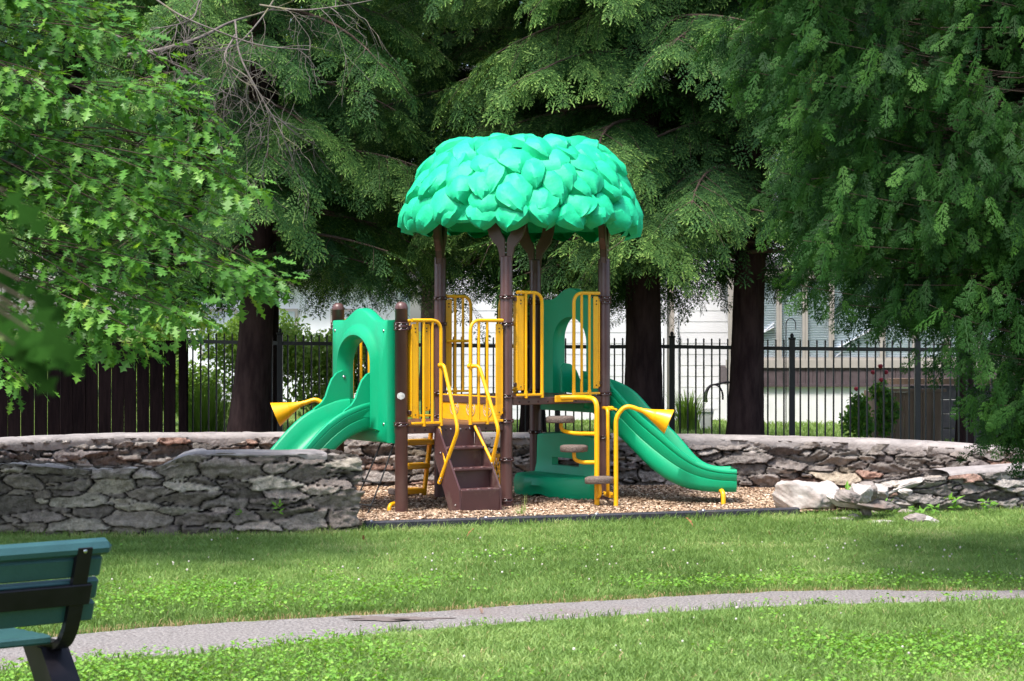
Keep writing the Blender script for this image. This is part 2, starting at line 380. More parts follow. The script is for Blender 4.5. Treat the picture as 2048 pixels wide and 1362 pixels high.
# ---------------------------------------------------------------- stone walls
def catmull(P, n):
    P = [np.array(p, float) for p in P]; P = [2*P[0]-P[1]]+P+[2*P[-1]-P[-2]]; out = []
    for i in range(1, len(P)-2):
        for t in np.linspace(0, 1, n, endpoint=False):
            a, b, c, d = P[i-1:i+3]
            out.append(.5*((2*b)+(-a+c)*t+(2*a-5*b+4*c-d)*t*t+(-a+3*b-3*c+d)*t**3))
    out.append(P[-2]); return np.array(out)
def stone_wall(name, label, pts, thick, pal, seed, cell=(.21, .085), cap=None, res=.011, group=None, ragged=0.0, capk=1.0):
    """pts: (x, y, top height). outline loop displaced into rubble stones, plus a cement cap over cap=(s0,s1) fraction of the length"""
    rg = np.random.default_rng(seed)
    C = catmull(pts, 24); C = smooth_line(C, int(np.linalg.norm(np.diff(C[:, :2], axis=0), axis=1).sum()/res))
    T = np.gradient(C[:, :2], axis=0); T /= np.linalg.norm(T, axis=1)[:, None]; Nn = np.stack([T[:, 1], -T[:, 0]], 1)
    n = len(C); h = thick/2
    right = np.c_[C[:, :2]+Nn*h, C[:, 2]]; left = np.c_[C[:, :2]-Nn*h, C[:, 2]][::-1]
    m = max(6, int(thick/res)); 
    def capseg(a, b): return np.array([a*(1-t)+b*t for t in np.linspace(0, 1, m, endpoint=False)[1:]])
    loop = np.concatenate([right, capseg(right[-1], left[0]), left, capseg(left[-1], right[0])])
    nrm = np.concatenate([Nn, np.tile(T[-1], (m-1, 1)), -Nn[::-1], np.tile(-T[0], (m-1, 1))])
    # round the corners of the ends
    kk = 11; ker = np.ones(2*kk+1)/(2*kk+1)
    def sm(a): return np.stack([np.convolve(np.r_[a[-kk:, i], a[:, i], a[:kk, i]], ker, 'valid') for i in range(a.shape[1])], 1)
    nrm = sm(nrm); nrm /= np.linalg.norm(nrm, axis=1)[:, None]
    ds = np.linalg.norm(np.diff(np.r_[loop[:, :2], loop[:1, :2]], axis=0), axis=1); S = np.r_[0, np.cumsum(ds)[:-1]]; Ltot = ds.sum()
    H = loop[:, 2]+ragged*(fbm(S*4, S*0, seed+3)-.5)
    nz = int(H.max()/res)+1; vv = np.linspace(0, 1, nz)
    s = np.repeat(S[None], nz, 0); z = -.03+vv[:, None]*(H[None]+.03)
    # warp, then jittered-cell stones of mixed sizes
    ws = s+.055*(fbm(s*7, z*14, seed+1)-.5)*2; wz = z+.024*(fbm(s*6+9, z*12, seed+2)-.5)*2
    cw, ch = cell; best = np.full(s.shape, 9.); sec = np.full(s.shape, 9.); bid = np.zeros(s.shape, int); bcx = np.zeros(s.shape); bcz = np.zeros(s.shape)
    j0 = np.floor(wz/ch).astype(int)
    for dj in (-2, -1, 0, 1, 2):
        j = j0+dj; off = hash2(j, j*0, seed+11)
        i0 = np.floor(ws/cw-off).astype(int)
        for di in (-1, 0, 1, 2, -2):
            i = i0+di
            a = hash2(i, j, seed+21); b_ = hash2(i, j, seed+22); w = hash2(i, j, seed+23)
            keep = hash2(i, j, seed+24) > .36
            cx = (i+off+.1+.8*a)*cw; cz = (j+.15+.7*b_)*ch
            dx_ = np.abs(ws-cx)/cw; dz_ = np.abs(wz-cz)/ch; d = (dx_**2.6+dz_**2.6)**(1/2.6)*(.66+.70*w)+.12*dx_*dz_-.34*(1-w)**2
            d = np.where(keep, d, 9.)
            idd = (i*7919+j*104729)
            lt = d < best
            sec = np.where(lt, best, np.minimum(sec, d)); bid = np.where(lt, idd, bid); bcx = np.where(lt, cx/cw, bcx); bcz = np.where(lt, cz/ch, bcz); best = np.where(lt, d, best)
    e = np.clip((sec-best)/.17, 0, 1); prof = 1-(1-e)**3.6
    cid = bid; r1 = hash2(cid, cid*0+1, seed+31); r2 = hash2(cid, cid*0+2, seed+32); r3 = hash2(cid, cid*0+3, seed+33); r4 = hash2(cid, cid*0+5, seed+34)
    rough = (fbm(s*17, z*30, seed+5, 5)-.5)*.045+np.abs(fbm(s*9+cell[0], z*16, seed+6, 4)-.5)*.05-.006
    disp = -.062+prof*(.066+.02*r1)+rough+(r3-.5)*.11*prof*np.clip(wz/ch-bcz, -.8, .8)+(r1-.5)*.07*prof*np.clip(ws/cw-bcx, -.6, .6)+(r4-.5)*.042*prof
    X = loop[None, :, 0]+nrm[None, :, 0]*disp; Y = loop[None, :, 1]+nrm[None, :, 1]*disp
    V = np.stack([X, Y, z], -1).reshape(-1, 3); nl = len(loop)
    pal = np.array(pal); pick = (r2*len(pal)).astype(int).clip(0, len(pal)-1); col = pal[pick]*(.62+.9*r4)[..., None]
    mort = np.array((.05, .042, .04)); f = (np.clip(e*2.2, 0, 1)**1.3)[..., None]; col = col*f+mort*(1-f)
    ii, jj = np.meshgrid(np.arange(nl), np.arange(nz-1)); k = (jj*nl+ii).ravel(); k2 = (jj*nl+(ii+1) % nl).ravel()
    root = empty(name, (*C[n//2, :2], 0), label, 'wall', group)
    org = np.array([*C[n//2, :2], 0])
    me = fast_mesh('stonework', V-org, np.stack([k, k2, k2+nl, k+nl], 1), {'Col': col.reshape(-1, 3)}, smooth=True)
    link('stonework', me, M['stone'], root)
    # rubble fill closing the top
    w = 14; us = np.linspace(-1, 1, w)
    P = C[:, None, :2]+Nn[:, None, :]*us[None, :, None]*(h*.99)
    Hc = C[:, 2]+0*C[:, 2]
    zt = Hc[:, None]-.02+.08*(fbm(P[..., 0]*9, P[..., 1]*9, seed+8)-.5)-.03*us[None]**2
    Vt = np.concatenate([P, zt[..., None]], -1).reshape(-1, 3)
    ii, jj = np.meshgrid(np.arange(w-1), np.arange(n-1)); k = (jj*w+ii).ravel()
    ct = np.array((.44, .39, .35))*(.5+1.0*fbm(P[..., 0]*12, P[..., 1]*12, seed+9))[..., None]
    link('rubble_top', fast_mesh('rubble_top', Vt-org, np.stack([k, k+1, k+w+1, k+w], 1), {'Col': ct.reshape(-1, 3)}, smooth=True), M['stone'], root)
    if cap:
        i0, i1 = int(cap[0]*(n-1)), int(cap[1]*(n-1)); Cc = C[i0:i1:2]; Nc = Nn[i0:i1:2]; m = len(Cc)
        sec_ = [(-1.02, -.075), (-1.06, -.02), (-1.02, .012), (-.8, .028), (-.3, .036), (.3, .036), (.8, .028), (1.02, .012), (1.06, -.02), (1.02, -.075)]
        u = np.array([a for a, b in sec_]); hz = np.array([b for a, b in sec_])*capk
        ss = np.arange(m)*res*2
        wob = 1+.05*(fbm(ss[:, None]*4+np.sign(u)[None]*40, ss[:, None]*0, seed+41)-.5)
        P = Cc[:, None, :2]+Nc[:, None, :]*(u[None]*h*wob)[..., None]
        low = (np.abs(hz+.075*capk) < .001)[None]*(.075*(fbm(ss[:, None]*7+np.sign(u)[None]*9, ss[:, None]*0, seed+42)-.45))
        crack = np.exp(-((ss[:, None] % 2.3-1.1+.04*np.sin(u*9)[None])/.010)**2)*.02
        zz = Cc[:, 2][:, None]+hz[None]+low+.014*(fbm(P[..., 0]*6, P[..., 1]*6, seed+43)-.5)-crack
        Vc = np.concatenate([P, zz[..., None]], -1).reshape(-1, 3); q = len(u)
        ii, jj = np.meshgrid(np.arange(q-1), np.arange(m-1)); k = (jj*q+ii).ravel()
        fc = np.stack([k, k+1, k+q+1, k+q], 1)
        me = fast_mesh('cement_cap', Vc-org, fc, smooth=True); link('cement_cap', me, M['cement'], root)
    return root
warm = [(.27, .235, .215), (.235, .205, .19), (.31, .275, .25), (.20, .175, .165), (.28, .245, .225), (.34, .285, .22), (.25, .225, .21), (.34, .31, .285), (.18, .155, .15), (.26, .235, .215), (.22, .195, .18), (.31, .27, .245), (.24, .21, .195), (.30, .26, .235), (.27, .17, .135)]
cool = [(.275, .232, .200), (.21, .175, .155), (.33, .28, .24), (.18, .15, .132), (.30, .25, .215), (.25, .212, .188), (.40, .345, .285), (.22, .188, .165), (.34, .30, .25), (.19, .16, .143)]
cool = [tuple(v*1.2 for v in c) for c in cool]
ring = [(-7.2, 16.0, .56), (-6.2, 17.0, .57), (-4.85, 17.95, .575), (-3.85, 18.85, .57), (-2.5, 19.5, .545), (-1, 19.75, .53), (.6, 19.8, .52), (2.2, 19.65, .51), (3.7, 19.3, .49), (4.75, 18.75, .45),
        (5.25, 18.1, .43), (5.05, 17.62, .40), (4.4, 17.42, .37), (3.75, 17.26, .335), (3.2, 17.13, .25), (2.85, 17.08, .14)]
stone_wall('stone_wall', 'low fieldstone wall with pale cement cap curving round behind the play structure', ring, .42, warm, 5, (.20, .060), cap=(0, .945))
front = [(-8.0, 15.2, .56), (-6, 15.35, .57), (-4.4, 15.42, .575), (-3.7, 15.42, .57), (-3.45, 15.42, .535), (-2.9, 15.42, .53), (-2.7, 15.42, .58), (-2.45, 15.43, .64), (-1.9, 15.5, .64), (-1.45, 15.62, .635), (-1.32, 15.68, .62)]
stone_wall('stone_wall', 'nearer dark fieldstone wall with a broken top, in front of the left slide', front, .46, cool, 23, (.25, .062), cap=(.80, .97), ragged=.06, capk=.38)

# ---------------------------------------------------------------- wood chip bed and edging
rc = catmull(ring, 10); bk = rc[:(rc[:, 0].argmax()+1)]
bed_x = np.linspace(-4.9, 4.9, 260)
yb_ = np.interp(bed_x, bk[:, 0], bk[:, 1])
e0, e1 = G(728, 1064), G(1600, 1034)
def yfront(x):
    y = np.interp(x, [-4.9, -1.45, e0.x, e1.x, 3.2, 4.9], [15.45, 15.6, e0.y+.05, e1.y+.05, 17.15, 17.5]); return y
yf_ = yfront(bed_x); rows = 90; P = []
def bedz(x, y):
    z = .02+.035*fbm(x*1.3, y*1.3, 70)+.012*(fbm(x*9, y*9, 71)-.5)
    z = z+.05*np.exp(-((x+.35)/.9)**2-((y-16.25)/.3)**2)
    return z
for r_ in range(rows):
    t = r_/(rows-1); y = yf_*(1-t)+yb_*t; P.append(np.stack([bed_x, y, bedz(bed_x, y)], 1))
V = np.concatenate(P); n = 260
ii, jj = np.meshgrid(np.arange(n-1), np.arange(rows-1)); k = (jj*n+ii).ravel()
bed = link('wood_chip_bed', fast_mesh('wood_chip_bed', V, np.stack([k, k+1, k+n+1, k+n], 1), smooth=True), M['chipbase']); tag(bed, kind='structure')
def rand_rot(n, tilt, rg):
    az = rg.uniform(0, 2*np.pi, n); tx = rg.normal(0, tilt, n); ty = rg.normal(0, tilt, n)
    z = np.stack([tx, ty, np.ones(n)], 1); z /= np.linalg.norm(z, axis=1)[:, None]
    x = np.stack([np.cos(az), np.sin(az), np.zeros(n)], 1); x -= z*(x*z).sum(1)[:, None]; x /= np.linalg.norm(x, axis=1)[:, None]
    return np.stack([x, np.cross(z, x), z], 2)
nc = 95000
cx = rng.uniform(-3.6, 4.4, nc); t = rng.uniform(0, 1, nc)**1.7
cy = yfront(cx)*(1-t)+np.interp(cx, bk[:, 0], bk[:, 1])*t
dens = (cx < -1.6) & (rng.random(nc) < .6); cx = cx[~dens]; cy = cy[~dens]; nc = len(cx)
Rm = rand_rot(nc, .35, rng); ln = rng.uniform(.009, .030, nc); wd = rng.uniform(.005, .014, nc)
pr = np.array([(-1, -.6, 0), (-.7, -1, .0), (1, -.7, .0), (.8, .9, 0), (-.9, 1, .0), (0, 0, .5)])
Lp = pr[None]*np.stack([ln/2, wd, wd*.5], 1)[:, None]
V = np.einsum('nij,nkj->nki', Rm, Lp)+np.stack([cx, cy, bedz(cx, cy)+.004+rng.uniform(0, .008, nc)], 1)[:, None]
fc = np.array([(0, 1, 5), (1, 2, 5), (2, 3, 5), (3, 4, 5), (4, 0, 5)])
Fa = (np.arange(nc)[:, None, None]*6+fc[None]).reshape(-1, 3)
ti = np.clip(rng.normal(.5, .25, nc)+.25*(fbm(cx*1.2, cy*1.2, 72)-.5), 0, 1)
tag(link('wood_chips', fast_mesh('wood_chips', V.reshape(-1, 3), Fa, {'tint': np.repeat(ti, 6)}), M['chips']), 'loose pale brown wood chips covering the ground under the play structure', 'wood chips', kind='stuff')
root = empty('garden_edging', (e0.x, e0.y, 0), 'black plastic edging strip along the front of the wood chips', 'edging')
nseg = 4
for i in range(nseg):
    a = e0.lerp(e1, i/nseg); b = e0.lerp(e1, (i+1)/nseg-.004)
    off = Vector((0, 0, .035)); hgt = .10
    MB().bar(a-root.location+off, b-root.location+off, .075, hgt, bev=.012).build('edging_board', M['edging'], root)
    m = MB(); m.lathe([(0, .012), (.014, .01), (.018, 0)], (a.lerp(b, .06)-root.location)+Vector((0, 0, .084)), 10); m.build('spike_head', M['steel'], root)

# ---------------------------------------------------------------- play structure (local frame: x along the two decks, y away)
S_ = 1.09; TH = R(34.7)
PS = empty('play_structure', (-.050, 17.34, 0), 'playground climbing structure with leafy green canopy, green slides and yellow railings', 'playground structure', rz=TH)
Z1, Z2 = .78, 1.0
PR = .055
def xf(lx, ly, z=0): 
    c, s = math.cos(TH), math.sin(TH); return Vector((-.05+lx*c-ly*s, 17.34+lx*s+ly*c, z))
posts = {'P1': (-S_, 0, 1.84, 0), 'P6': (-S_, S_, 1.84, 0), 'P2': (0, 0, 2.26, 1), 'P4': (0, S_, 2.28, 1), 'P3': (S_, 0, 2.26, 1), 'P5': (S_, S_, 2.28, 1)}
collars = {'P1': (.80, 1.62, 1.655), 'P6': (.80, 1.62, 1.655), 'P2': (.10, .46, .80, 1.02, 1.66, 1.90), 'P4': (.80, 1.02, 1.66, 1.90), 'P3': (.10, .62, 1.02, 1.86, 1.90), 'P5': (.62, 1.02, 1.86, 1.90)}
for k_, (x, y, h, roof) in posts.items():
    m = MB()
    if roof: m.lathe([(PR, -.3), (PR, h-.01), (PR*.95, h), (0, h)], (x, y, 0), 28)
    else: m.lathe([(PR, -.3), (PR, h-.055), (PR+.002, h-.054), (PR+.002, h-.05), (PR*.97, h-.03), (PR*.8, h-.008), (PR*.45, h+.006), (0, h+.01)], (x, y, 0), 28)
    p = m.build('post', M['brown'], PS)
    for c in collars[k_]:
        m = MB(); a = PR
        m.lathe([(a, c-.018), (a+.011, c-.017), (a+.012, c-.010), (a+.005, c-.006), (a+.005, c+.006), (a+.012, c+.010), (a+.011, c+.017), (a, c+.018)], (x, y, 0), 28)
        m.build('collar', M['collar'], p); m = MB()
        for q in range(4):
            an = q*math.pi/2+.4; m.box((x+math.cos(an)*(a+.012), y+math.sin(an)*(a+.012), c), (.016, .016, .024), Matrix.Rotation(an, 3, 'Z'), bev=.003)
        m.build('clamp_lug', M['collar'], p)
        m = MB()
        for q in range(3):
            an = q*.85-3.0; m.lathe([(0, .004), (.005, .003), (.006, 0)], (x+math.cos(an)*(a+.009), y+math.sin(an)*(a+.009), c), 8, Matrix.Rotation(an, 3, 'Z') @ Matrix.Rotation(R(90), 3, 'Y'))
        m.build('bolt', M['steel'], p)
# plaque on the front left post
m = MB(); cols = 9; V = []; Fs = []
for j in range(7):
    for i in range(cols):
        u = -1+2*i/(cols-1); w = -1+2*j/6; k2 = math.sqrt(max(0, 1-w*w)); an = R(-125)+u*k2*.62
        V.append((-S_+math.cos(an)*(PR+.003), math.sin(an)*(PR+.003), 1.045+w*.032))
for j in range(6):
    for i in range(cols-1): a = j*cols+i; Fs.append((a, a+1, a+cols+1, a+cols))
m.add(V, Fs, True).build('maker_plaque', M['plaque'], PS, fixn=False)
# decks
for (x0, z) in ((-S_, Z1), (0, Z2)):
    m = MB(); m.box((x0+S_/2, S_/2, z-.012), (S_-.09, S_-.09, .024), bev=.004)
    for (a, b) in (((x0+.05, .0), (x0+S_-.05, .0)), ((x0+.05, S_), (x0+S_-.05, S_)), ((x0, .05), (x0, S_-.05)), ((x0+S_, .05), (x0+S_, S_-.05))):
        m.bar((*a, z-.03), (*b, z-.03), .05, .065, bev=.006)
    d = m.build('deck', M['brown'], PS)
    m = MB()
    for i in range(9): m.lathe([(0, .004), (.009, .003), (.010, 0)], (x0+.12+i*.105, -.026, z-.035), 8, Matrix.Rotation(R(90), 3, 'X'))
    m.build('bolt', M['collar'], d)
# barriers: an arch tube, uprights, a solid slat beside the post
def barrier(x0, x1, y, zb, zt, solid_side, along='x', slat=.06, handed=0):
    """x0..x1 run, solid slat at x0 side if solid_side<0; curved corner at the other side"""
    def Q(u, v, z): return (u, v, z) if along == 'x' else (v, u, z)
    r = .0155; m = MB(); a, b = (x0, x1) if solid_side < 0 else (x1, x0)
    sg = 1 if b > a else -1
    m.tube(rounded([Q(a, y, zt), Q(b, y, zt), Q(b, y, zb+.03)], .10, 7), r, 10)
    m.bar(Q(a, y, zb+.028), Q(b+sg*.012, y, zb+.028), .028, .02, bev=.003)
    nb = 2
    for i in range(nb):
        u = b-sg*(i+1)*(.088)
        m.tube([Q(u, y, zb+.03), Q(u, y, zt)], r*.82, 8)
    m.tube([Q(b, y, zb), Q(b, y, zb+.06)], r*1.15, 8)
    m.tube([Q(b-sg*.176, y, zb), Q(b-sg*.176, y, zb+.06)], r*1.15, 8)
    root_ = m.build('barrier', M['yellow'], PS)
    m = MB(); c = a+sg*(.006+slat/2)
    if along == 'x': m.box((c, y+.01, (zb+zt)/2+.02), (slat, .014, zt-zb-.1), bev=.004); m.box((c-sg*.036, y+.03, (zb+zt)/2+.02), (.016, .06, zt-zb-.13), bev=.004)
    else: m.box((y+.01, c, (zb+zt)/2+.02), (.014, slat, zt-zb-.1), bev=.004)
    m.build('slat', M['yellow'], root_)
    m = MB()
    for z in (zt-.07, zt-.10, zb+.1): m.lathe([(0, .005), (.006, .004), (.007, 0)], Q(c, y-.0, z) if along == 'x' else (y, c, z), 8, Matrix.Rotation(R(90), 3, 'X'))
    for z in (zt-.06, zb+.12): m.box(Q(a-sg*.012, y+.01, z), (.03, .02, .035), bev=.003)
    m.build('bracket', M['collar'], root_)
    return root_
barrier(-S_+.075, -.72, -.05, Z1, Z1+.91, -1)
barrier(-.415, -.075, -.05, Z1, Z1+.91, 1)
barrier(.085, .36, -.04, Z2, Z2+.94, -1, slat=.075)
barrier(.715, S_-.085, -.04, Z2, Z2+.94, 1, slat=.055)
barrier(.08, .37, S_+.04, Z2, Z2+.92, -1, slat=.075)
barrier(.70, S_-.08, S_+.04, Z2, Z2+.92, 1)
barrier(-S_+.08, -.74, S_+.04, Z1, Z1+.91, -1)
barrier(-.40, -.08, S_+.04, Z1, Z1+.91, 1, slat=.075)
# horizontal rail at the rear opening
MB().tube([(.05, S_-.02, 1.50), (.30, S_-.02, 1.50)], .014, 8).build('rail', M['yellow'], PS)
# riser panel between the decks with three round cut ornaments
m = MB(); m.box((.02-.03, S_/2, (Z1+Z2)/2+.005), (.012, S_-.13, .235), bev=.004)
rp_ = m.build('riser_panel', M['yellow'], PS)
for q in range(3):
    cy_ = .27+q*.275; m = MB()
    ringp = [(-.018, cy_+.068*math.cos(t), .89+.068*math.sin(t)) for t in np.linspace(0, 2*math.pi, 21)]
    m.tube(ringp, .0035, 5, cap=False)
    for a in range(5):
        t = a*2*math.pi/5+q; m.tube([(-.018, cy_+.02*math.cos(t), .89+.02*math.sin(t)), (-.018, cy_+.045*math.cos(t+.5), .89+.045*math.sin(t+.5)), (-.018, cy_+.05*math.cos(t+1.1), .89+.05*math.sin(t+1.1))], .0035, 5)
    m.build('ornament', M['tan'], rp_)
# lattice panel under the lower deck
m = MB()
for i in range(-3, 8):
    for sg in (1, -1):
        z0, z1 = .12, .47; y0 = i*.055
        pts_ = []
        for z in np.linspace(z0, z1, 12):
            y = y0+sg*(z-z0)*.55+(.15 if sg < 0 else 0)
            if .10 <= y <= .40: pts_.append((-.0+.01*sg*.2, y, z))
        if len(pts_) > 1: m.bar(pts_[0], pts_[-1], .008, .012)
m.bar((0, .09, .10), (0, .41, .10), .014, .022); m.bar((0, .09, .49), (0, .41, .49), .014, .022)
m.bar((0, .09, .10), (0, .09, .50), .014, .022, up=(0, 1, 0)); m.bar((0, .41, .10), (0, .41, .50), .014, .022, up=(0, 1, 0))
m.bar((0, .05, .475), (0, S_-.05, .475), .02, .02)
m.build('lattice_panel', M['yellow'], PS)
# stairs
cxs, sw = -.555, .42; m = MB(); run = .115; zs = [.60, .425, .25]
y0 = -.03
side = [(y0, Z1-.02), (y0, Z1-.28), (y0-.29, -.05), (y0-.40, -.05), (y0-.385, .25), (y0-.05, Z1-.02)]
for sx in (-1, 1):
    m.prism(side, 'x', cxs+sx*(sw/2-.012), cxs+sx*(sw/2+.006))
for i, z in enumerate(zs):
    ya = y0-.02-i*run; yb2 = ya-.15
    m.box((cxs, (ya+yb2)/2+.01, z-.012), (sw-.026, .16, .024), bev=.006)
    m.box((cxs, ya+.03, z+.075), (sw-.026, .012, .165), bev=.002)
    for q in range(3): m.lathe([(0, .006), (.028, .005), (.03, 0)], (cxs-.11+q*.11, yb2+.035, z), 12)
m.box((cxs, y0-.378, .10), (sw-.026, .014, .30), Matrix.Rotation(R(4), 3, 'X'), bev=.004)
m.build('stairs', M['brown_plastic'], PS)
m = MB()
for z, y in ((.55, y0-.09), (.12, y0-.33)):
    for sx in (-1, 1): m.lathe([(0, .005), (.008, .004), (.009, 0)], (cxs+sx*(sw/2+.008), y, z), 8, Matrix.Rotation(R(90*sx), 3, 'Y'))
for q in range(4): m.lathe([(0, .004), (.008, .003), (.009, 0)], (cxs-.15+q*.1, -.028, Z1-.035), 8, Matrix.Rotation(R(90), 3, 'X'))
m.build('bolt', M['steel'], PS)
# handrails
def handrail(x, b0, elbow, end, joint):
    m = MB(); r = .0165
    m.tube(rounded([b0, (x, b0[1]-.07, b0[2]+.004), elbow, end], .06, 6), r, 10)
    m.tube([(x, -.045, Z1-.01), joint], r*.8, 8); m.tube([(b0[0], b0[1]-.02, b0[2]), (b0[0], b0[1]+.02, b0[2])], r*1.5, 8)
    h = m.build('handrail', M['yellow'], PS)
    m = MB(); e = Vector(end); d = (Vector(elbow)-e).normalized()
    for q in (.02, .05): m.lathe([(0, .005), (.007, .004), (.008, 0)], e+d*q+Vector((-.01, -.015, 0)), 8, Matrix.Rotation(R(90), 3, 'X'))
    m.build('bolt', M['steel'], h)
handrail(-.735, (-.72, -.05, 1.30), (-.745, -.36, .755), (-.785, -.12, .29), (-.768, -.20, .47))
handrail(-.37, (-.415, -.05, 1.29), (-.36, -.41, .74), (-.335, -.25, .41), (-.345, -.28, .47))
# hooded slide panels
def arch(cy, hw, zb, zs_, zt, n=28, seg=None):
    """closed loop, counter-clockwise starting bottom left; same count for every call"""
    P = []
    for i in range(6): P.append((cy-hw+2*hw*i/6, zb))
    for i in range(5): P.append((cy+hw, zb+(zs_-zb)*i/5))
    for i in range(n): a = math.pi*i/n; P.append((cy+hw*math.cos(a), zs_+(zt-zs_)*math.sin(a)))
    for i in range(5): P.append((cy-hw, zs_-(zs_-zb)*i/5))
    return P
def outer(cy, hw, zb, zs_, zp, n=28):
    P = []
    for i in range(6): P.append((cy-hw+2*hw*i/6, zb))
    for i in range(5): P.append((cy+hw, zb+(zs_-zb)*i/5))
    for i in range(n):
        t = i/n; y = cy+hw*(1-2*t); u = abs(y-cy)/hw
        bumpz = (zp-zs_)*(.5+.5*math.cos(math.pi*min(1, u/.62)))**.8
        P.append((y, zs_+bumpz))
    for i in range(5): P.append((cy-hw, zs_-(zs_-zb)*i/5))
    return P
def slide_panel(x, sg, dz, name):
    """x plane, sg = outward direction"""
    cy = S_/2; zb, zt, zp = .64+dz, 1.69+dz, 1.795+dz; hz0 = Z1+dz-.01
    L = [(outer(cy, .468, zb, zt, zp), 0), (outer(cy, .474, zb-.004, zt+.004, zp+.004), .02), (outer(cy, .472, zb, zt, zp), .085), (outer(cy, .46, zb+.012, zt-.012, zp-.012), .098),
         (arch(cy, .36, hz0-.03, 1.36+dz, 1.67+dz), .098), (arch(cy, .335, hz0-.02, 1.35+dz, 1.645+dz), .115), (arch(cy, .305, hz0-.01, 1.33+dz, 1.60+dz), .15), (arch(cy, .285, hz0, 1.31+dz, 1.565+dz), .155),
         (arch(cy, .27, hz0, 1.30+dz, 1.545+dz), .13), (arch(cy, .255, hz0, 1.28+dz, 1.52+dz), .05), (arch(cy, .265, hz0, 1.28+dz, 1.525+dz), 0)]
    V = []; n = len(L[0][0])
    for lp, d in L:
        for (a, b) in lp: V.append((x+sg*d, a, b))
    Fs = []
    for i in range(len(L)):
        j = (i+1) % len(L)
        for k in range(n): k2 = (k+1) % n; Fs.append((i*n+k, i*n+k2, j*n+k2, j*n+k))
    m = MB(); m.add(V, Fs, True); p = m.build(name, M['green'], PS)
    md = p.modifiers.new('edge', 'EDGE_SPLIT'); md.split_angle = R(50)
    m = MB()
    for (y, z) in ((cy-.42, zt-.09), (cy+.42, zt-.09), (cy-.42, zb+.16), (cy+.42, zb+.16)):
        for s2 in (0, 1): m.lathe([(0, .006), (.010, .005), (.012, 0)], (x+sg*(.098 if s2 else 0), y, z), 10, Matrix.Rotation(R(90*sg*(1 if s2 else -1)), 3, 'Y'))
    m.build('bolt', M['steel'], p)
    return p
slide_panel(-S_-.005, -1, 0, 'slide_panel')
slide_panel(S_+.005, 1, .20, 'slide_panel')
# slides
def slide(name, pts, w, zt, zb, fl, bank=None):
    """pts: (x,y) path; zt/zb/fl arrays of rim, underside, floor heights"""
    n = len(pts); V = []; T = np.gradient(np.array(pts), axis=0)
    prof = None
    for i, (x, y) in enumerate(pts):
        t = T[i]/np.linalg.norm(T[i]); nx_, ny_ = -t[1], t[0]; a, b, c = zt[i], zb[i], fl[i]; h = a-b
        ww = w[i] if hasattr(w, '__len__') else w; hw = ww/2
        half = [(hw-.10, b), (hw-.045, b+.006), (hw-.015, b+.03), (hw-.004, b+.16*h+.02), (hw-.001, a-.52*h), (hw-.008, a-.50*h), (hw-.002, a-.48*h), (hw+.004, a-.22*h), (hw-.006, a-.20*h), (hw+.004, a-.18*h), (hw+.006, a-.03), (hw+.004, a-.008), (hw-.008, a), (hw-.03, a-.002),
                (hw-.045, a-.02), (hw-.06, c+.45*(a-c)), (hw-.075, c+.06), (hw-.11, c+.016), (hw-.16, c)]
        cr = [(-u, z) for u, z in half]+[(u, z) for u, z in half[::-1]]
        prof = len(cr)
        bk_ = 0 if bank is None else bank[i]
        for u, z in cr: V.append((x+nx_*u, y+ny_*u, z-bk_*max(0, (u+hw)/ww)))
    Fs = []
    for i in range(n-1):
        for k in range(prof): k2 = (k+1) % prof; Fs.append((i*prof+k, i*prof+k2, (i+1)*prof+k2, (i+1)*prof+k))
    h2 = prof//2
    for base in (0, (n-1)*prof):
        for k in range(h2-1):
            Fs.append((base+k, base+k+1, base+prof-2-k, base+prof-1-k))
    m = MB(); m.add(V, Fs, True); p = m.build(name, M['green'], PS)
    md = p.modifiers.new('edge', 'EDGE_SPLIT'); md.split_angle = R(55)
    return p
def sample(kx, kz, x):
    P = np.array([(a, b) for a, b in zip(kx, kz)]); C = catmull([(a, b, 0) for a, b in P], 14); return np.interp(x, C[:, 0], C[:, 1])
tt = np.linspace(0, 1.42, 60)
kt = [0, .12, .30, .46, .60, .74, .90, 1.08, 1.25, 1.42]
zt1 = sample(kt, [1.0, .985, .93, .85, .74, .60, .45, .33, .27, .25], tt)
zb1 = sample(kt, [.735, .73, .66, .54, .41, .30, .21, .15, .12, .11], tt)
fl1 = sample(kt, [.785, .775, .71, .60, .475, .36, .265, .20, .165, .155], tt)
sl1 = slide('slide', [(-S_-.06-t, S_/2-.0) for t in tt], np.interp(tt, [0, .2, 1.42], [.54, .56, .58]), zt1, zb1, fl1)
for sy in (-1, 1):
    wing = [(-1.115, .85), (-1.115, 1.215), (-1.135, 1.245), (-1.19, 1.25), (-1.25, 1.225), (-1.30, 1.17), (-1.335, 1.09), (-1.36, 1.02), (-1.40, .965), (-1.47, .92), (-1.50, .86)]
    wing = [(a-.02, b) for a, b in wing]
    m = MB(); y = S_/2+sy*.262; m.prism(wing, 'y', y-.015, y+.015); wg = m.build('slide_wing', M['green'], sl1)
    m = MB(); m.lathe([(0, .008), (.014, .006), (.016, 0)], (-1.20, y-.016, 1.19), 10, Matrix.Rotation(R(90), 3, 'X')); m.build('bolt', M['steel'], PS)
for sy in (-1, 1):
    y = S_/2+sy*.2; MB().tube(rounded([(-2.30, S_/2+sy*.1, .13), (-2.30, y+sy*.03, .12), (-2.30, y+sy*.06, -.2)], .06), .02, 8).build('slide_leg', M['yellow'], PS)
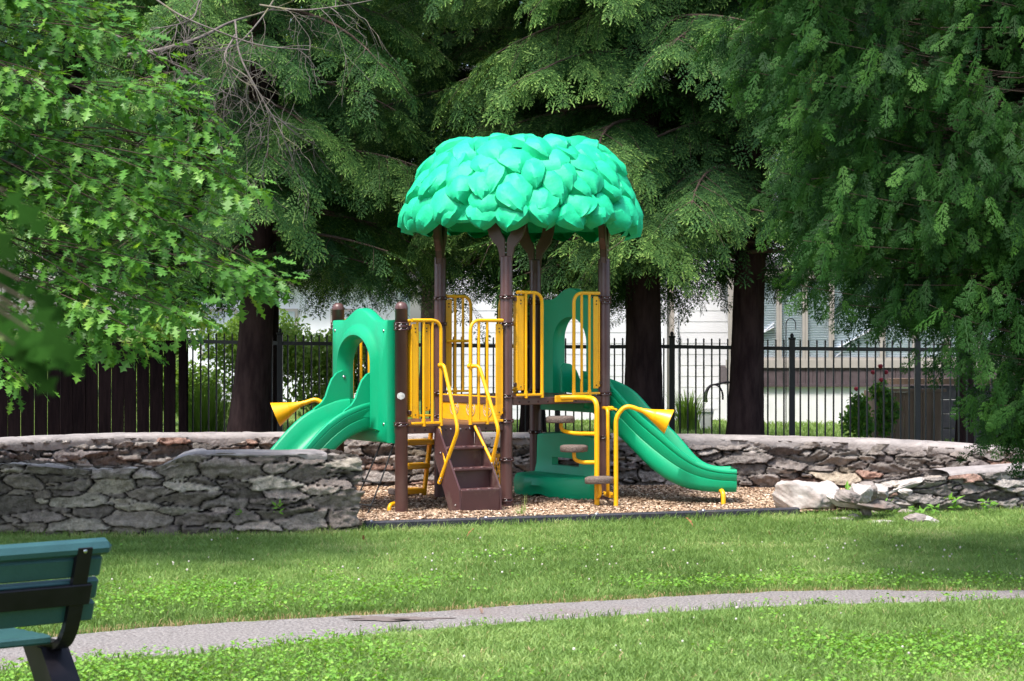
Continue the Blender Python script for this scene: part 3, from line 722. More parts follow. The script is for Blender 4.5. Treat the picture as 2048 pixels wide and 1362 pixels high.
# right-hand slide, curving
def w2l(x, d):
    c, s = math.cos(TH), math.sin(TH); dx, dy = x+.05, d-17.34; return np.array((dx*c+dy*s, -dx*s+dy*c))
p0 = np.array((S_+.08, S_/2-.10)); p1 = p0+np.array((.36, -.22)); p3 = w2l(2.015, 17.80); dd = np.array((math.cos(-TH), math.sin(-TH))); dd = np.array((math.cos(-TH+R(2)), math.sin(-TH+R(2)))); p2 = p3-dd*.75
T_ = np.linspace(0, 1, 70)[:, None]
bez = (1-T_)**3*p0+3*T_*(1-T_)**2*p1+3*T_*T_*(1-T_)*p2+T_**3*p3
# match rim/underside heights to the photographed silhouette of the near side
bw = np.array([tuple(xf(a, b)) for a, b in bez]); tg = np.gradient(bez, axis=0); tg /= np.linalg.norm(tg, axis=1)[:, None]
near = np.array([tuple(xf(a+t_[1]*.24, b-t_[0]*.24)) for (a, b), t_ in zip(bez, tg)])
npx = 1024+near[:, 0]/near[:, 1]*F
ty = np.interp(npx, [1150, 1185, 1218, 1254, 1282, 1331, 1350, 1374, 1404, 1435, 1463, 1480], [738, 745, 766, 808, 834, 872, 893, 914, 931, 938, 939, 942])
by = np.interp(npx, [1150, 1185, 1216, 1247, 1270, 1299, 1331, 1364, 1411, 1458, 1480], [800, 828, 858, 886, 912, 940, 963, 977, 985, 986, 987])
ztR = CH+(HY-ty)/F*near[:, 1]; zbR = CH+(HY-by)/F*near[:, 1]
ker = np.ones(9)/9
def sm1(a): return np.convolve(np.r_[[a[0]]*4, a, [a[-1]]*4], ker, 'valid')
ztR = sm1(sm1(ztR)); zbR = sm1(sm1(zbR)); flR = np.minimum(zbR+.06, ztR-.1)
sl2 = slide('slide', [tuple(b) for b in bez], np.interp(np.arange(70), [0, 15, 69], [.48, .46, .46]), ztR, zbR, flR, np.interp(np.arange(70), [0, 8, 30, 55, 69], [0, .05, .11, .05, .0]))
for sy in (-1, 1):
    y = S_/2-.10+sy*.235; wing = [(1.10, 1.02), (1.10, 1.25), (1.13, 1.29), (1.20, 1.28), (1.27, 1.22), (1.32, 1.12), (1.37, 1.05), (1.37, .98)]
    MB().prism(wing, 'y', y-.014, y+.014).build('slide_wing', M['green'], sl2)
for sy in (-1, 1):
    c = bez[-6]; t = tg[-6]; nrm_ = np.array((-t[1], t[0]))*sy; q = c+nrm_*.10; q2 = c+nrm_*.27+t*.06
    MB().tube(rounded([(*(c+nrm_*.03), .175), (*q, .17), (*(q2-nrm_*.02), .155), (*q2, .05), (*q2, -.2)], .07), .021, 10).build('slide_leg', M['yellow'], PS)

# pod climber
def pod(cx, cy, z, w=.275, seed=0):
    m = MB(); n = 22; V = []; pr = [(0, .0), (.80, .0), (.97, -.008), (1.0, -.02), (1.0, -.05), (.95, -.06), (0, -.06)]
    for (r, h) in pr:
        for k in range(n):
            a = 2*math.pi*k/n; rr = w/2*r*(1+.05*math.sin(3*a+seed)+.05*math.cos(2*a+seed*2)); V.append((cx+math.cos(a)*rr, cy+math.sin(a)*rr*.8, z+h))
    Fs = [(i*n+k, i*n+(k+1) % n, (i+1)*n+(k+1) % n, (i+1)*n+k) for i in range(len(pr)-1) for k in range(n)]
    m.add(V, Fs, True); return m
m = MB()
m.tube(rounded([(.56, -.03, Z2-.005), (.70, -.20, Z2-.0), (.715, -.385, Z2-.01), (.715, -.385, -.2)], .11, 8), .0235, 12)
m.box((.60, -.045, Z2-.015), (.20, .02, .06), bev=.004)
pl_ = []
for (px, py, d, zz) in ((1122, 830, 17.62, .83), (1148, 890, 17.52, .575), (1198, 953, 17.36, .305)):
    x = (px-1024)/F*d; l = w2l(x, d); pl_.append((l[0], l[1], zz))
for i, (a, b, z) in enumerate(pl_):
    if i < 2: m.tube(rounded([(.715, -.385, z-.15), (a+(.715-a)*.35, b+(-.385-b)*.35, z-.155), (a, b, z-.13), (a, b, z-.03)], .07, 6), .018, 10)
    else: m.tube(rounded([(.715, -.385, z-.2), (a, b-.02, z-.16), (a, b, z-.03)], .06, 6), .018, 10)
pc = m.build('pod_climber', M['yellow'], PS)
for i, (a, b, z) in enumerate(pl_): pod(a, b, z, seed=i*1.7).build('step_pod', M['pod'], pc)
# tube handle beside the right post
m = MB(); hx, hy = .90, -.33
m.tube(rounded([(S_-.10, -.12, .895), (hx-.02, hy, .895), (hx-.02, hy, .12), (S_-.05, -.08, .10)], .06, 6), .0165, 10)
m.tube([(S_-.04, -.05, .90), (.808, -.547, .90)], .010, 8); m.tube([(S_-.04, -.05, .12), (.808, -.547, .12)], .010, 8)
m.box((.93, -.30, .90), (.10, .05, .035), Matrix.Rotation(R(60), 3, 'Z'), bev=.004); m.box((.93, -.30, .12), (.12, .04, .05), Matrix.Rotation(R(60), 3, 'Z'), bev=.004)
m.build('side_rail', M['yellow'], PS)
# megaphones
def megaphone(base, sgn, z0):
    """talk tube: pole, bend and cone; direction sgn in world x"""
    c, s = math.cos(-TH), math.sin(-TH)
    def D(dx, dy): return Vector((dx*c-dy*s, dx*s+dy*c, 0))
    b = Vector((base[0], base[1], 0)); m = MB()
    p = [b+Vector((0, 0, -.2)), b+Vector((0, 0, z0-.05)), b+D(sgn*.09, 0)+Vector((0, 0, z0+.05)), b+D(sgn*.24, 0)+Vector((0, 0, z0-.005))]
    m.tube(rounded(p, .14, 9), .0205, 12); t = m.build('megaphone', M['yellow'], PS)
    ax = (D(sgn*1, -.10)+Vector((0, 0, -.42))).normalized(); e = b+D(sgn*.21, 0)+Vector((0, 0, z0+.012))
    Mx = ax.to_track_quat('Z', 'Y').to_matrix(); m = MB()
    m.lathe([(.019, 0), (.022, .03), (.040, .09), (.112, .285), (.116, .285), (.114, .278), (.036, .085), (.015, .02)], e, 28, Mx)
    m.build('cone', M['yellow'], t)
l = w2l((1232-1024)/F*17.35, 17.35); megaphone((l[0], l[1]), 1, .89)
l = w2l((655-1024)/F*17.75, 17.75); megaphone((l[0], l[1]), -1, .935)
MB().tube([(-S_, S_-.02, .935), (l[0], l[1], .93)], .010, 8).build('clamp_rod', M['yellow'], PS)
# green seat panel under the upper deck
n = 26; V = []; Fs = []; y0_, y1_ = .08, 1.01
prof = []
def seatrow(t):
    # t 0 (near post P3, low y) .. 1 (far post P5)
    y = y0_+(y1_-y0_)*t; e = math.sin(math.pi*min(1, max(0, t)))**.35
    dep = .10+.31*math.sin(math.pi/2*min(1, t/.55))-.09*max(0, t-.7)/.3
    top = .60+.03*math.sin(math.pi*t); low = .0+.10*math.sin(math.pi*t)**4
    X = S_+.03
    return [(X, y, .12), (X, y, .325), (X, y, .40), (X, y, top), (X-.03, y, top+.012), (X-.065, y, top), (X-.070, y, .40), (X-.074, y, .325), (X-.085, y, .29), (X-.095, y, .252), (X-.095-(dep-.095)*.5, y, .247), (X-dep+.012, y, .24), (X-dep-.004, y, .22), (X-dep-.022, y, .16), (X-dep-.010, y, low+.055), (X-dep+.02, y, low-.02), (X-.06, y, low), (X-.03, y, .10)]
for i in range(n+1): V += seatrow(i/n)
q = 18
for i in range(n):
    for k in range(q):
        k2 = (k+1) % q
        if k in (1, 6) and 7 <= i < 19: continue
        Fs.append((i*q+k, i*q+k2, (i+1)*q+k2, (i+1)*q+k))
for i in range(7, 19):
    Fs += [(i*q+1, i*q+7, (i+1)*q+7, (i+1)*q+1), (i*q+2, (i+1)*q+2, (i+1)*q+6, i*q+6)]
for i in (7, 19): Fs.append((i*q+1, i*q+2, i*q+6, i*q+7))
Fs.append(tuple(range(q))); Fs.append(tuple(n*q+k for k in range(q))[::-1])
m = MB(); m.add(V, Fs, True); bs = m.build('seat_panel', M['green'], PS); md = bs.modifiers.new('edge', 'EDGE_SPLIT'); md.split_angle = R(50)
# slot through the back: boolean cutter done by hand - a bmesh boolean free approach: separate dark inset with see-through built from frame
# back climber with three treads (rear of lower deck)
m = MB()
bx_, by_ = -.15, S_+.04
m.bar((bx_+.10, by_+.02, Z1-.05), (bx_+.14, by_+.26, -.1), .03, .05, bev=.004)
bc = m.build('rear_climber', M['yellow'], PS)
for i, z in enumerate((.56, .33, .09)):
    yy = by_+.06+i*.09
    m = MB(); m.box((bx_-.03, yy, z), (.30, .15, .05), bev=.01); m.build('tread', M['yellow'], bc)
    m = MB(); m.box((bx_-.20, yy, z+.003), (.03, .13, .062), bev=.012); m.build('tread_end', M['pod'], bc)
# rope net at the left underside
m = MB()
ra = [(-S_+.02, .10+.2*i, .72) for i in range(2)]; rb = [(-S_-.33, .05+.30*i, .0) for i in range(2)]
for a, b in zip(ra, rb):
    a = Vector(a); b = Vector(b); m.tube([a.lerp(b, t)+Vector((0, 0, -.03*math.sin(math.pi*t))) for t in np.linspace(0, 1, 9)], .008, 6)
for t in (.58, .84):
    pts_ = [Vector(a).lerp(Vector(b), t) for a, b in zip(ra, rb)]; m.tube(pts_, .007, 6)
    for p_ in pts_: m.lathe([(0, -.016), (.015, -.008), (.015, .008), (0, .016)], p_, 8)
m.build('rope_net', M['rope'], PS)
MB().tube(rounded([(-S_+.1, .25, .10), (-S_+.0, .20, .10), (-S_+.0, .20, -.1)], .05), .018, 8).build('net_anchor', M['yellow'], PS)
# canopy supports: slotted Y plates
for (x, y) in ((0, 0), (S_, S_), (0, S_), (S_, 0)):
    c0 = Vector((S_/2, S_/2, 0)); rad = (Vector((x, y, 0))-c0).normalized(); tan = Vector((-rad.y, rad.x, 0)); h = 2.22
    yp = [(-.056, h), (-.058, h+.05), (-.075, h+.12), (-.115, h+.17), (-.15, h+.22), (-.175, h+.31), (-.19, h+.42), (-.085, h+.42), (-.07, h+.32), (-.045, h+.25), (-.012, h+.19), (-.008, h+.03),
          (.008, h+.03), (.012, h+.19), (.045, h+.25), (.07, h+.32), (.085, h+.42), (.19, h+.42), (.175, h+.31), (.15, h+.22), (.115, h+.17), (.075, h+.12), (.058, h+.05), (.056, h)]
    def fn(p): return Vector((x, y, 0))+tan*p[0]+rad*p[1]+Vector((0, 0, p[2]))
    m = MB(); m.prism(yp, 'y', -.030, -.018, fn=fn); m.prism(yp, 'y', .018, .030, fn=fn)
    # webs joining the plates
    for sg in (-1, 1):
        e = [(-.056, h), (-.058, h+.05), (-.075, h+.12), (-.115, h+.17), (-.15, h+.22), (-.175, h+.31), (-.19, h+.42)]
        for a, b in zip(e[:-1], e[1:]):
            p_ = [fn((-sg*a[0], -.028, a[1])), fn((-sg*b[0], -.028, b[1])), fn((-sg*b[0], .028, b[1])), fn((-sg*a[0], .028, a[1]))]
            inn = [q_-tan*(-sg)*.006*(-1) for q_ in p_]
            m.add(p_+[v_+tan*sg*-.006 for v_ in p_], [(0, 1, 2, 3), (7, 6, 5, 4), (0, 4, 5, 1), (1, 5, 6, 2), (2, 6, 7, 3), (3, 7, 4, 0)])
    sp = m.build('canopy_support', M['brown'], PS)
    m = MB()
    for z in (h+.02, h+.07, h+.12, h+.16): m.lathe([(0, .005), (.007, .004), (.008, 0)], Vector((x, y, z))+rad*.03, 8, rad.to_track_quat('Z', 'Y').to_matrix())
    m.build('bolt', M['steel'], sp)
# canopy dome of moulded leaves
def canopy():
    c = Vector((S_/2, S_/2, 0)); rg = np.random.default_rng(5)
    kr = [(1.055, 2.595), (1.022, 2.71), (.955, 2.90), (.875, 3.05), (.765, 3.19), (.62, 3.285), (.42, 3.285), (.2, 3.22), (.02, 3.20)]
    pp = catmull([(a, b, 0) for a, b in kr], 10)[:, :2]; sl_ = np.r_[0, np.cumsum(np.linalg.norm(np.diff(pp, axis=0), axis=1))]
    def PP(s): return np.interp(s, sl_, pp[:, 0]), np.interp(s, sl_, pp[:, 1])
    m = MB(); nn = 64
    prof = [(r-.03, z-.02) for r, z in pp]; m.lathe(prof, c, nn); m.lathe([(r-.06, z-.045) for r, z in pp], c, nn); m.lathe([(1.025, 2.575), (.995, 2.55)], c, nn)
    rows = [(.045, 22, .30, .30), (.16, 21, .36, .30), (.29, 20, .37, .30), (.41, 19, .38, .30), (.55, 17, .38, .30), (.70, 14, .38, .30), (.86, 11, .38, .30), (1.02, 8, .38, .30), (1.20, 4, .40, .3)]
    for ri, (s, cnt, L, Wd) in enumerate(rows):
        for k in range(cnt):
            th = 2*math.pi*(k+.5*(ri % 2)+rg.uniform(-.2, .2))/cnt; s_ = s+rg.uniform(-.035, .035)*(1 if ri else .7)
            r, z = PP(s_); r2, z2 = PP(s_+.02); 
            up = Vector(((r2-r)*math.cos(th), (r2-r)*math.sin(th), z2-z)); up.normalize()
            side = Vector((-math.sin(th), math.cos(th), 0)); nrm = side.cross(up); nrm.normalize()
            if nrm.dot(Vector((math.cos(th), math.sin(th), .6))) < 0: nrm = -nrm
            rot = rg.uniform(-.45, .45); q = Matrix.Rotation(rot, 3, nrm); dn = q @ (-up); sd = q @ side
            w = 2*math.pi*max(r, .3)/cnt*rg.uniform(1.02, 1.30)
            w = min(w, .40); LL = L*rg.uniform(.82, 1.08); bul = rg.uniform(.04, .075); lift = rg.uniform(.02, .10) if 0 < ri < 5 else rg.uniform(.0, .04)
            tiltn = rg.uniform(-.03, .03); wav = rg.uniform(0, 6); C = c+Vector((r*math.cos(th), r*math.sin(th), z+.02))
            nu, nv = 11, 10; bul *= rg.uniform(.9, 1.2); jit = rg.normal(0, .0022, (11, 11)); cx1 = rg.uniform(-.35, .35); V = []; crv = rg.uniform(3, 6)
            for j in range(nv):
                v = j/(nv-1)
                ww = w*.5*(min(1, (v+.04)/.38)**.55)*(max(0.0, (1.0-v)/.50)**.62 if v > .5 else 1)+.004
                for i in range(nu):
                    u = -1+2*i/(nu-1); au = abs(u)
                    uu = (u-cx1)/(1-cx1) if u > cx1 else (u-cx1)/(-1-cx1); h = bul*(1-uu**1.7)*min(1, (v+.02)/.30)**.8+lift*v**1.2+(jit[j][i] if 0 < i < nu-1 else 0)
                    h -= .045*max(0, v-.74)/.26
                    h += 0          # raised midrib
                    h -= .020*math.exp(-((au-.42-.18*v)/.12)**2)*math.sin(math.pi*v)**.8*(.5+.5*math.sin(wav+crv*v*2))   # folds
                    h += .006*math.sin(wav+u*crv+v*5)*(1-au)+tiltn*u*2
                    h = (h-.02 if i not in (0, nu-1) else min(h, 0)-.06)
                    if j == 0: h = -.05
                    x_ = u*ww; y_ = (v-.42)*LL
                    V.append(C+sd*x_+dn*y_+nrm*(h-.008*0-.35*y_*y_-.45*x_*x_))
            tipb = len(V)
            Fs = [(j*nu+i, j*nu+i+1, (j+1)*nu+i+1, (j+1)*nu+i) for j in range(nv-1) for i in range(nu-1)]
            m.add(V, Fs, False)
    cp = m.build('canopy', M['canopy'], PS, fixn=False)
    cp.data.polygons.foreach_set('use_smooth', [True]*len(cp.data.polygons)); md = cp.modifiers.new('edge', 'EDGE_SPLIT'); md.split_angle = R(22)
    return cp
canopy()

# ---------------------------------------------------------------- teal bench (near left)
BN = empty('park_bench', (-1.785, 7.93, -.05), 'teal slatted park bench on a black pedestal, cut off by the left edge', 'bench', rz=R(38))
# local x: along the bench (right end at x=+.0), local y+: forward (towards the seat), seen from behind
def slat(m_, x0, x1, y, z, w, h, tilt, bev=.012):
    m_.box(((x0+x1)/2, y, z), (x1-x0, w, h), Matrix.Rotation(tilt, 3, 'X'), bev=bev)
XE = .095
lean = R(20)
def backp(t): return (-.02-math.sin(lean)*t, .47+math.cos(lean)*t)   # y, z along the back
for t, w_, xe in ((.30, .085, XE-.09), (.205, .085, XE-.07), (.115, .085, XE-.05)):
    pass
for t, hh in ((.335, 0), (.235, 1), (.135, 1)):
    y, z = backp(t-.0); m = MB()
    m.box(((XE-1.8)/2-.012, y+.02, z-.05), (1.8+XE-.03, .035, .088), Matrix.Rotation(lean, 3, 'X'), bev=.008); m.build('back_slat', M['teal'], BN)
y, z = backp(.385); m = MB(); m.box(((XE-1.8)/2, y+.005, z-.02), (1.8+XE, .075, .06), Matrix.Rotation(lean, 3, 'X'), bev=.02); m.build('top_rail', M['teal'], BN)
for k in range(4):
    m = MB(); m.box(((-.065-1.8)/2, .09+k*.095, .425-.004*k), (1.8-.065, .088, .035), bev=.008); m.build('seat_slat', M['teal'], BN)
for xx in (-.03, -1.55):
    pts_ = [(xx, backp(.37)[0]-.03, backp(.37)[1]), (xx, backp(.1)[0]-.03, backp(.1)[1]), (xx, -.045, .47), (xx, .03, .395), (xx, .46, .385)]
    pr = rounded(pts_, .08, 6); m = MB()
    for a, b in zip(pr[:-1], pr[1:]): m.bar(a, b+(b-a).normalized()*.006, .062, .028, up=(1, 0, .01) if False else (0, -1, .3))
    m.build('back_bracket', M['blackmetal'], BN)
    m = MB(); m.prism([(.13, .385), (.35, .385), (-.04, -.06), (-.27, -.06)], 'x', xx-.035, xx+.035)
    m.prism([(.10, .385), (.15, .385), (-.25, -.06), (-.30, -.06)], 'x', xx-.06, xx+.06)
    m.build('pedestal', M['blackmetal'], BN)
m = MB(); y, z = backp(.21); m.box((-.85, y-.024, z-.045), (1.75, .02, .09), Matrix.Rotation(lean, 3, 'X'), bev=.004); m.build('back_strap', M['blackmetal'], BN)
m = MB()
y, z = backp(.385); m.lathe([(0, .003), (.008, .002), (.009, 0)], (-.03, y-.034, z-.03), 10, Matrix.Rotation(R(90), 3, 'X')); m.build('bolt', M['steel'], BN)

# ---------------------------------------------------------------- iron fence, wooden fence
fp = [(370, 22.9, 1.46), (560, 22.7, 1.44), (1115, 22.4, 1.40), (1344, 22.2, 1.405), (1584, 22.0, 1.385), (1835, 21.8, 1.375), (2100, 21.6, 1.37), (2400, 21.4, 1.37)]
f0 = W(370, 650, 22.9); FE = empty('iron_fence', (f0.x, f0.y, 0), 'black wrought iron picket fence behind the stone wall', 'fence')
org = FE.location.copy()
for i, (px, d, zr) in enumerate(fp):
    x = (px-1024)/F*d; m = MB(); hh = zr+.10
    m.box((x-org.x, d-org.y, hh/2), (.062, .062, hh), bev=.004); m.box((x-org.x, d-org.y, hh+.012), (.078, .078, .024), bev=.006)
    m.lathe([(0, .055), (.012, .05), (.022, .03), (.02, .012), (.012, 0)], (x-org.x, d-org.y, hh+.02), 12)
    m.build('fence_post', M['iron'], FE)
    if i < len(fp)-1:
        px2, d2, z2 = fp[i+1]; x2 = (px2-1024)/F*d2; a = Vector((x-org.x, d-org.y, zr)); b = Vector((x2-org.x, d2-org.y, z2)); m = MB()
        m.bar(a, b, .03, .042); m.bar(a-Vector((0, 0, zr-.12)), b-Vector((0, 0, z2-.12)), .03, .035)
        n = max(2, round((b-a).length/.0925))
        for k in range(1, n):
            p = a.lerp(b, k/n); h = p.z+.085; m.box((p.x, p.y, (h+.06)/2), (.017, .017, h-.06)); m.lathe([(.0125, 0), (.0, .02)], (p.x, p.y, h), 4, smooth=False)
        m.build('picket_panel', M['iron'], FE)
WF = empty('board_fence', (-4.5, 22.6, 0), 'dark stained wooden board fence on the left behind the stone wall', 'fence')
m = MB(); x = (-60-1024)/F*22.6-1.2; i = 0
while x < (368-1024)/F*22.6-.1:
    w = random.uniform(.135, .15); h = 1.46+random.uniform(-.01, .015)
    m.box((x+w/2+4.5, random.uniform(-.004, .004), h/2), (w, .02, h), Matrix.Rotation(random.uniform(-.004, .004), 3, 'Y')); x += w+random.uniform(.004, .014)
m.build('board_panel', M['fencewood'], WF)
m = MB()
for z in (.3, 1.25): m.box((-2.3+4.5-2.9-1.2, .03, z), (4.9, .04, .09))
m.build('rail', M['fencewood'], WF)
xr = (366-1024)/F*22.6+4.5
for xx in (xr, xr-2.4, xr-4.8):
    m = MB(); m.box((xx, .03, .75), (.1, .1, 1.5), bev=.006); m.build('fence_post', M['fencewood'], WF)

# ---------------------------------------------------------------- houses beyond the fence
def siding(m, x0, x1, y, z0, z1, step=.19):
    z = z0
    while z < z1-.01:
        m.add([(x0, y-.009, z), (x1, y-.009, z), (x1, y-.004, z+step), (x0, y-.004, z+step), (x0, y+.05, z), (x1, y+.05, z), (x1, y+.05, z+step), (x0, y+.05, z+step)],
              [(0, 1, 2, 3), (4, 5, 1, 0), (7, 6, 5, 4)]); z += step
HO = empty('house', (4.0, 33, 0), 'white clapboard house with a long sunroom window behind the iron fence', 'house')
o = HO.location
def hx_(px, d): return (px-1024)/F*d-o.x
m = MB(); siding(m, hx_(880, 34), hx_(1330, 34), 1.0, .0, 5.6); siding(m, hx_(1352, 34), hx_(1475, 34), 1.0, .0, 5.6); siding(m, hx_(1330, 34), hx_(1352, 34), 1.0, 2.35, 5.6)
m.box(((hx_(880, 34)+hx_(2500, 34))/2, 1.6, 2.7), (hx_(2500, 34)-hx_(880, 34), 1.0, 5.4)); m.build('wall', M['whitepaint'], HO)
m = MB(); m.box(((hx_(880, 34)+hx_(2500, 34))/2, 3.5, 5.9), (hx_(2500, 34)-hx_(880, 34)+1, 7, .25)); m.build('roof', M['roofing'], HO)
m = MB(); m.box((hx_(1341, 34), 1.06, 1.1), (.19, .05, 2.5)); m.build('door', M['tan'], HO)
for px in (1330, 1352):
    m = MB(); m.box((hx_(px, 34), .98, 1.2), (.06, .06, 2.4)); m.build('door_frame', M['whitepaint'], HO)
# sunroom
xa, xb = hx_(1458, 32.3), hx_(2080, 32.3); yy = -.7
m = MB(); m.box(((xa+xb)/2, yy+.8, .32), (xb-xa, 1.6, .66)); m.build('foundation', M['whitewash'], HO)
m = MB()
x = xa+.02
while x < xb-.05: m.box((x+.06, yy-.012, .80), (.118, .03, .30)); x += .124
m.box(((xa+xb)/2, yy+.8, .80), (xb-xa, 1.56, .29)); m.box(((xa+xb)/2, yy-.02, .655), (xb-xa+.02, .07, .05)); m.build('skirting', M['mauve'], HO)
m = MB(); m.box(((xa+xb)/2, yy-.005, 1.01), (xb-xa+.1, .10, .13)); m.box(((xa+xb)/2, yy, 2.48), (xb-xa+.1, .12, .12)); m.box((xa+.03, yy-.01, 1.75), (.09, .1, 3.6)); m.build('trim', M['tan'], HO)
m = MB(); m.box(((xa+xb)/2, yy+.85, 2.62), (xb-xa+.1, 1.7, .12)); m.build('sunroom_roof', M['roofing'], HO)
mull = [1458, 1558, 1610, 1663, 1765, 1830, 1895, 1960, 2025, 2080]
for a, b in zip(mull[:-1], mull[1:]):
    u0, u1 = hx_(a, 32.3), hx_(b, 32.3); m = MB()
    for xx in (u0+.02, u1-.02): m.box((xx, yy-.005, 1.75), (.045, .06, 1.36))
    for z in (1.09, 2.41): m.box(((u0+u1)/2, yy-.005, z), (u1-u0-.07, .05, .05))
    w_ = m.build('window', M['tan'], HO)
    m = MB(); m.box(((u0+u1)/2, yy+.055, 1.75), (u1-u0-.06, .012, 1.3)); m.build('pane', M['glass'], w_)
    m = MB(); z = 1.13
    while z < (2.38): m.box(((u0+u1)/2, yy+.03, z), (u1-u0-.10, .003, .026), Matrix.Rotation(R(25), 3, 'X')); z += .040
    m.build('blind', M['blind'], w_)
    if a in (1458, 1663):
        m = MB(); m.bar((u0+.06, yy+.014, 1.25), (u1-.08, yy+.014, 1.62), .010, .07, up=(0, 1, 0)); m.bar((u0+.06, yy+.014, 1.12), (u1-.08, yy+.014, 1.68), .010, .03, up=(0, 1, 0)); m.build('inner_frame', M['whitepaint'], w_)
# second house, far left
H2 = empty('house', (-6.0, 42, 0), 'pale grey house with a grey roof far behind the left tree trunk', 'house')
m = MB(); m.box((1.3, 2, 1.3), (4.6, 4, 2.6)); m.build('wall', M['whitepaint'], H2)
m = MB(); m.prism([(-1.4, 2.6), (4.0, 2.6), (3.4, 3.7), (-.8, 3.7)], 'y', -.4, 4.4); m.build('roof', M['roofing'], H2)
for xx in (-.3, 1.0, 2.5):
    m = MB(); m.box((xx, -.02, 1.5), (.8, .05, 1.0)); w_ = m.build('window', M['tan'], H2); m = MB(); m.box((xx, -.055, 1.5), (.68, .02, .88)); m.build('pane', M['glass'], w_)

# garden things beyond the fence
p = W(1572, 650, 30); m = MB()
m.tube([(0, 0, 0), (0, 0, 1.66)]+[(.075-.075*math.cos(a), 0, 1.66+.09*math.sin(a)) for a in np.linspace(.1, math.pi, 8)]+[(.15, 0, 1.58)], .008, 6)
o_ = m.build('plant_hook', M['blackmetal']); o_.location = (p.x, p.y, 0); tag(o_, 'thin dark shepherd hook standing before the sunroom windows', 'garden hook')
PB = empty('raised_planter', (*W(1815, 650, 26.5).xy, 0), 'weathered wooden plank planter box behind the fence on the right', 'planter')
for i in range(7): m = MB(); m.box((-.36+i*.125, 0, .37), (.12, .03, .74+.0), bev=.004); m.build('plank', M['planter'], PB)
m = MB(); m.box((.02, .02, .765), (1.0, .12, .04)); m.box((-.43, .4, .37), (.03, .8, .74)); m.build('frame', M['planter'], PB)
BW = empty('block_wall', (*W(1990, 650, 27.5).xy, 0), 'dark grey concrete block wall behind the fence at far right', 'wall')
m = MB()
for r_ in range(4):
    for i in range(8): m.box((-1.2+i*.42+(r_ % 2)*.2, 0, .1+r_*.2), (.41, .2, .19), bev=.008)
m.build('blocks', M['block'], BW); m = MB(); m.box((.3, 0, .86), (3.6, .28, .08)); m.build('top_board', M['planter'], BW)
p = W(1412, 650, 30.5); PT = empty('flower_pot', (p.x, p.y, 0), 'square white flower pot standing against the sunroom foundation', 'flower pot')
m = MB(); m.lathe([(.11, 0), (.155, .30), (.17, .30), (.17, .35), (.15, .35), (.14, .25)], (0, 0, 0), 4, Matrix.Rotation(R(45), 3, 'Z'), smooth=False); m.build('pot', M['whitewash'], PT)
p = W(1428, 650, 31.2); m = MB()
for k in range(7):
    a0 = k*.13; m.tube([(.13*math.cos(a)*(1+.02*k), .02*k-.1, .50+.20*math.sin(a)) for a in np.linspace(-.2+a0*.1, math.pi+.4, 18)], .014, 6)
m.tube([(0, -.1, .70), (.2, -.05, .74), (.4, 0, .72)], .018, 6)
o_ = m.build('garden_hose', M['blackmetal']); o_.location = (p.x, p.y, 0); tag(o_, 'coiled black garden hose hanging by the white house wall', 'hose')

# ---------------------------------------------------------------- foliage machinery
def unit(a): return a/np.maximum(np.linalg.norm(a, axis=-1, keepdims=True), 1e-9)
def frames(axis, normal):
    x = unit(axis); z = normal-x*(normal*x).sum(-1, keepdims=True); z = unit(z); y = np.cross(z, x); return np.stack([x, y, z], -1)
def scatter(name, pv, pf, ptint, pos, rot, scale, tint, mat, parent=None, origin=(0, 0, 0)):
    n = len(pos); V = np.einsum('nij,kj->nki', rot, pv)*scale[:, None, None]+pos[:, None]-np.array(origin)
    Fa = (np.arange(n)[:, None, None]*len(pv)+pf[None]).reshape(-1, pf.shape[1])
    ti = np.clip(tint[:, None]+ptint[None], 0, 1).reshape(-1)
    me = fast_mesh(name, V.reshape(-1, 3), Fa, {'tint': ti}); 
    return link(name, me, mat, parent) if mat is not None else me
def kite(p, d, L, w, z=0, nz=0.0):
    d = np.array(d)/np.linalg.norm(d); s = np.array((-d[1], d[0])); p = np.array(p)
    q = [p, p+d*L*.45+s*w, p+d*L, p+d*L*.45-s*w]; return [(a[0], a[1], z+nz*k) for a, k in zip(q, (0, .5, 1, .5))]
def hemlock_spray(seed):
    rg = np.random.default_rng(seed); V = []; Fc = []; T = []
    def add(q, t): b = len(V); V.extend(q); Fc.append((b, b+1, b+2, b+3)); T.extend([t]*4)
    L = .33; n = 6
    for i in range(n):
        x = .02+L*.92*i/n; sl = (.135*(1-i/n)**.7+.035)*rg.uniform(.6, 1.2)
        if rg.random() < .1: continue
        for sg in (-1, 1):
            an = R(rg.uniform(34, 60))*sg; d = np.array((math.cos(an), math.sin(an))); z0 = -.10*x
            k = max(1, int(sl/.026))
            for j in range(k):
                t = (j+.3)/k; p = np.array((x, 0))+d*sl*t
                for s2 in (-1, 1):
                    a2 = an+s2*R(rg.uniform(28, 44)); dd_ = (math.cos(a2), math.sin(a2))
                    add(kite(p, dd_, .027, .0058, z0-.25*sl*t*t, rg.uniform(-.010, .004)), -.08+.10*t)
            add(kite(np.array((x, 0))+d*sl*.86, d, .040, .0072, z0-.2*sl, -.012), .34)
    for j in range(4): add(kite((L*(.72+.09*j), 0), (1, .12*(-1)**j), .045, .008, -.10*L*(.8+.08*j), -.004), .2 if j < 3 else .35)
    return np.array(V), np.array(Fc), np.array(T)
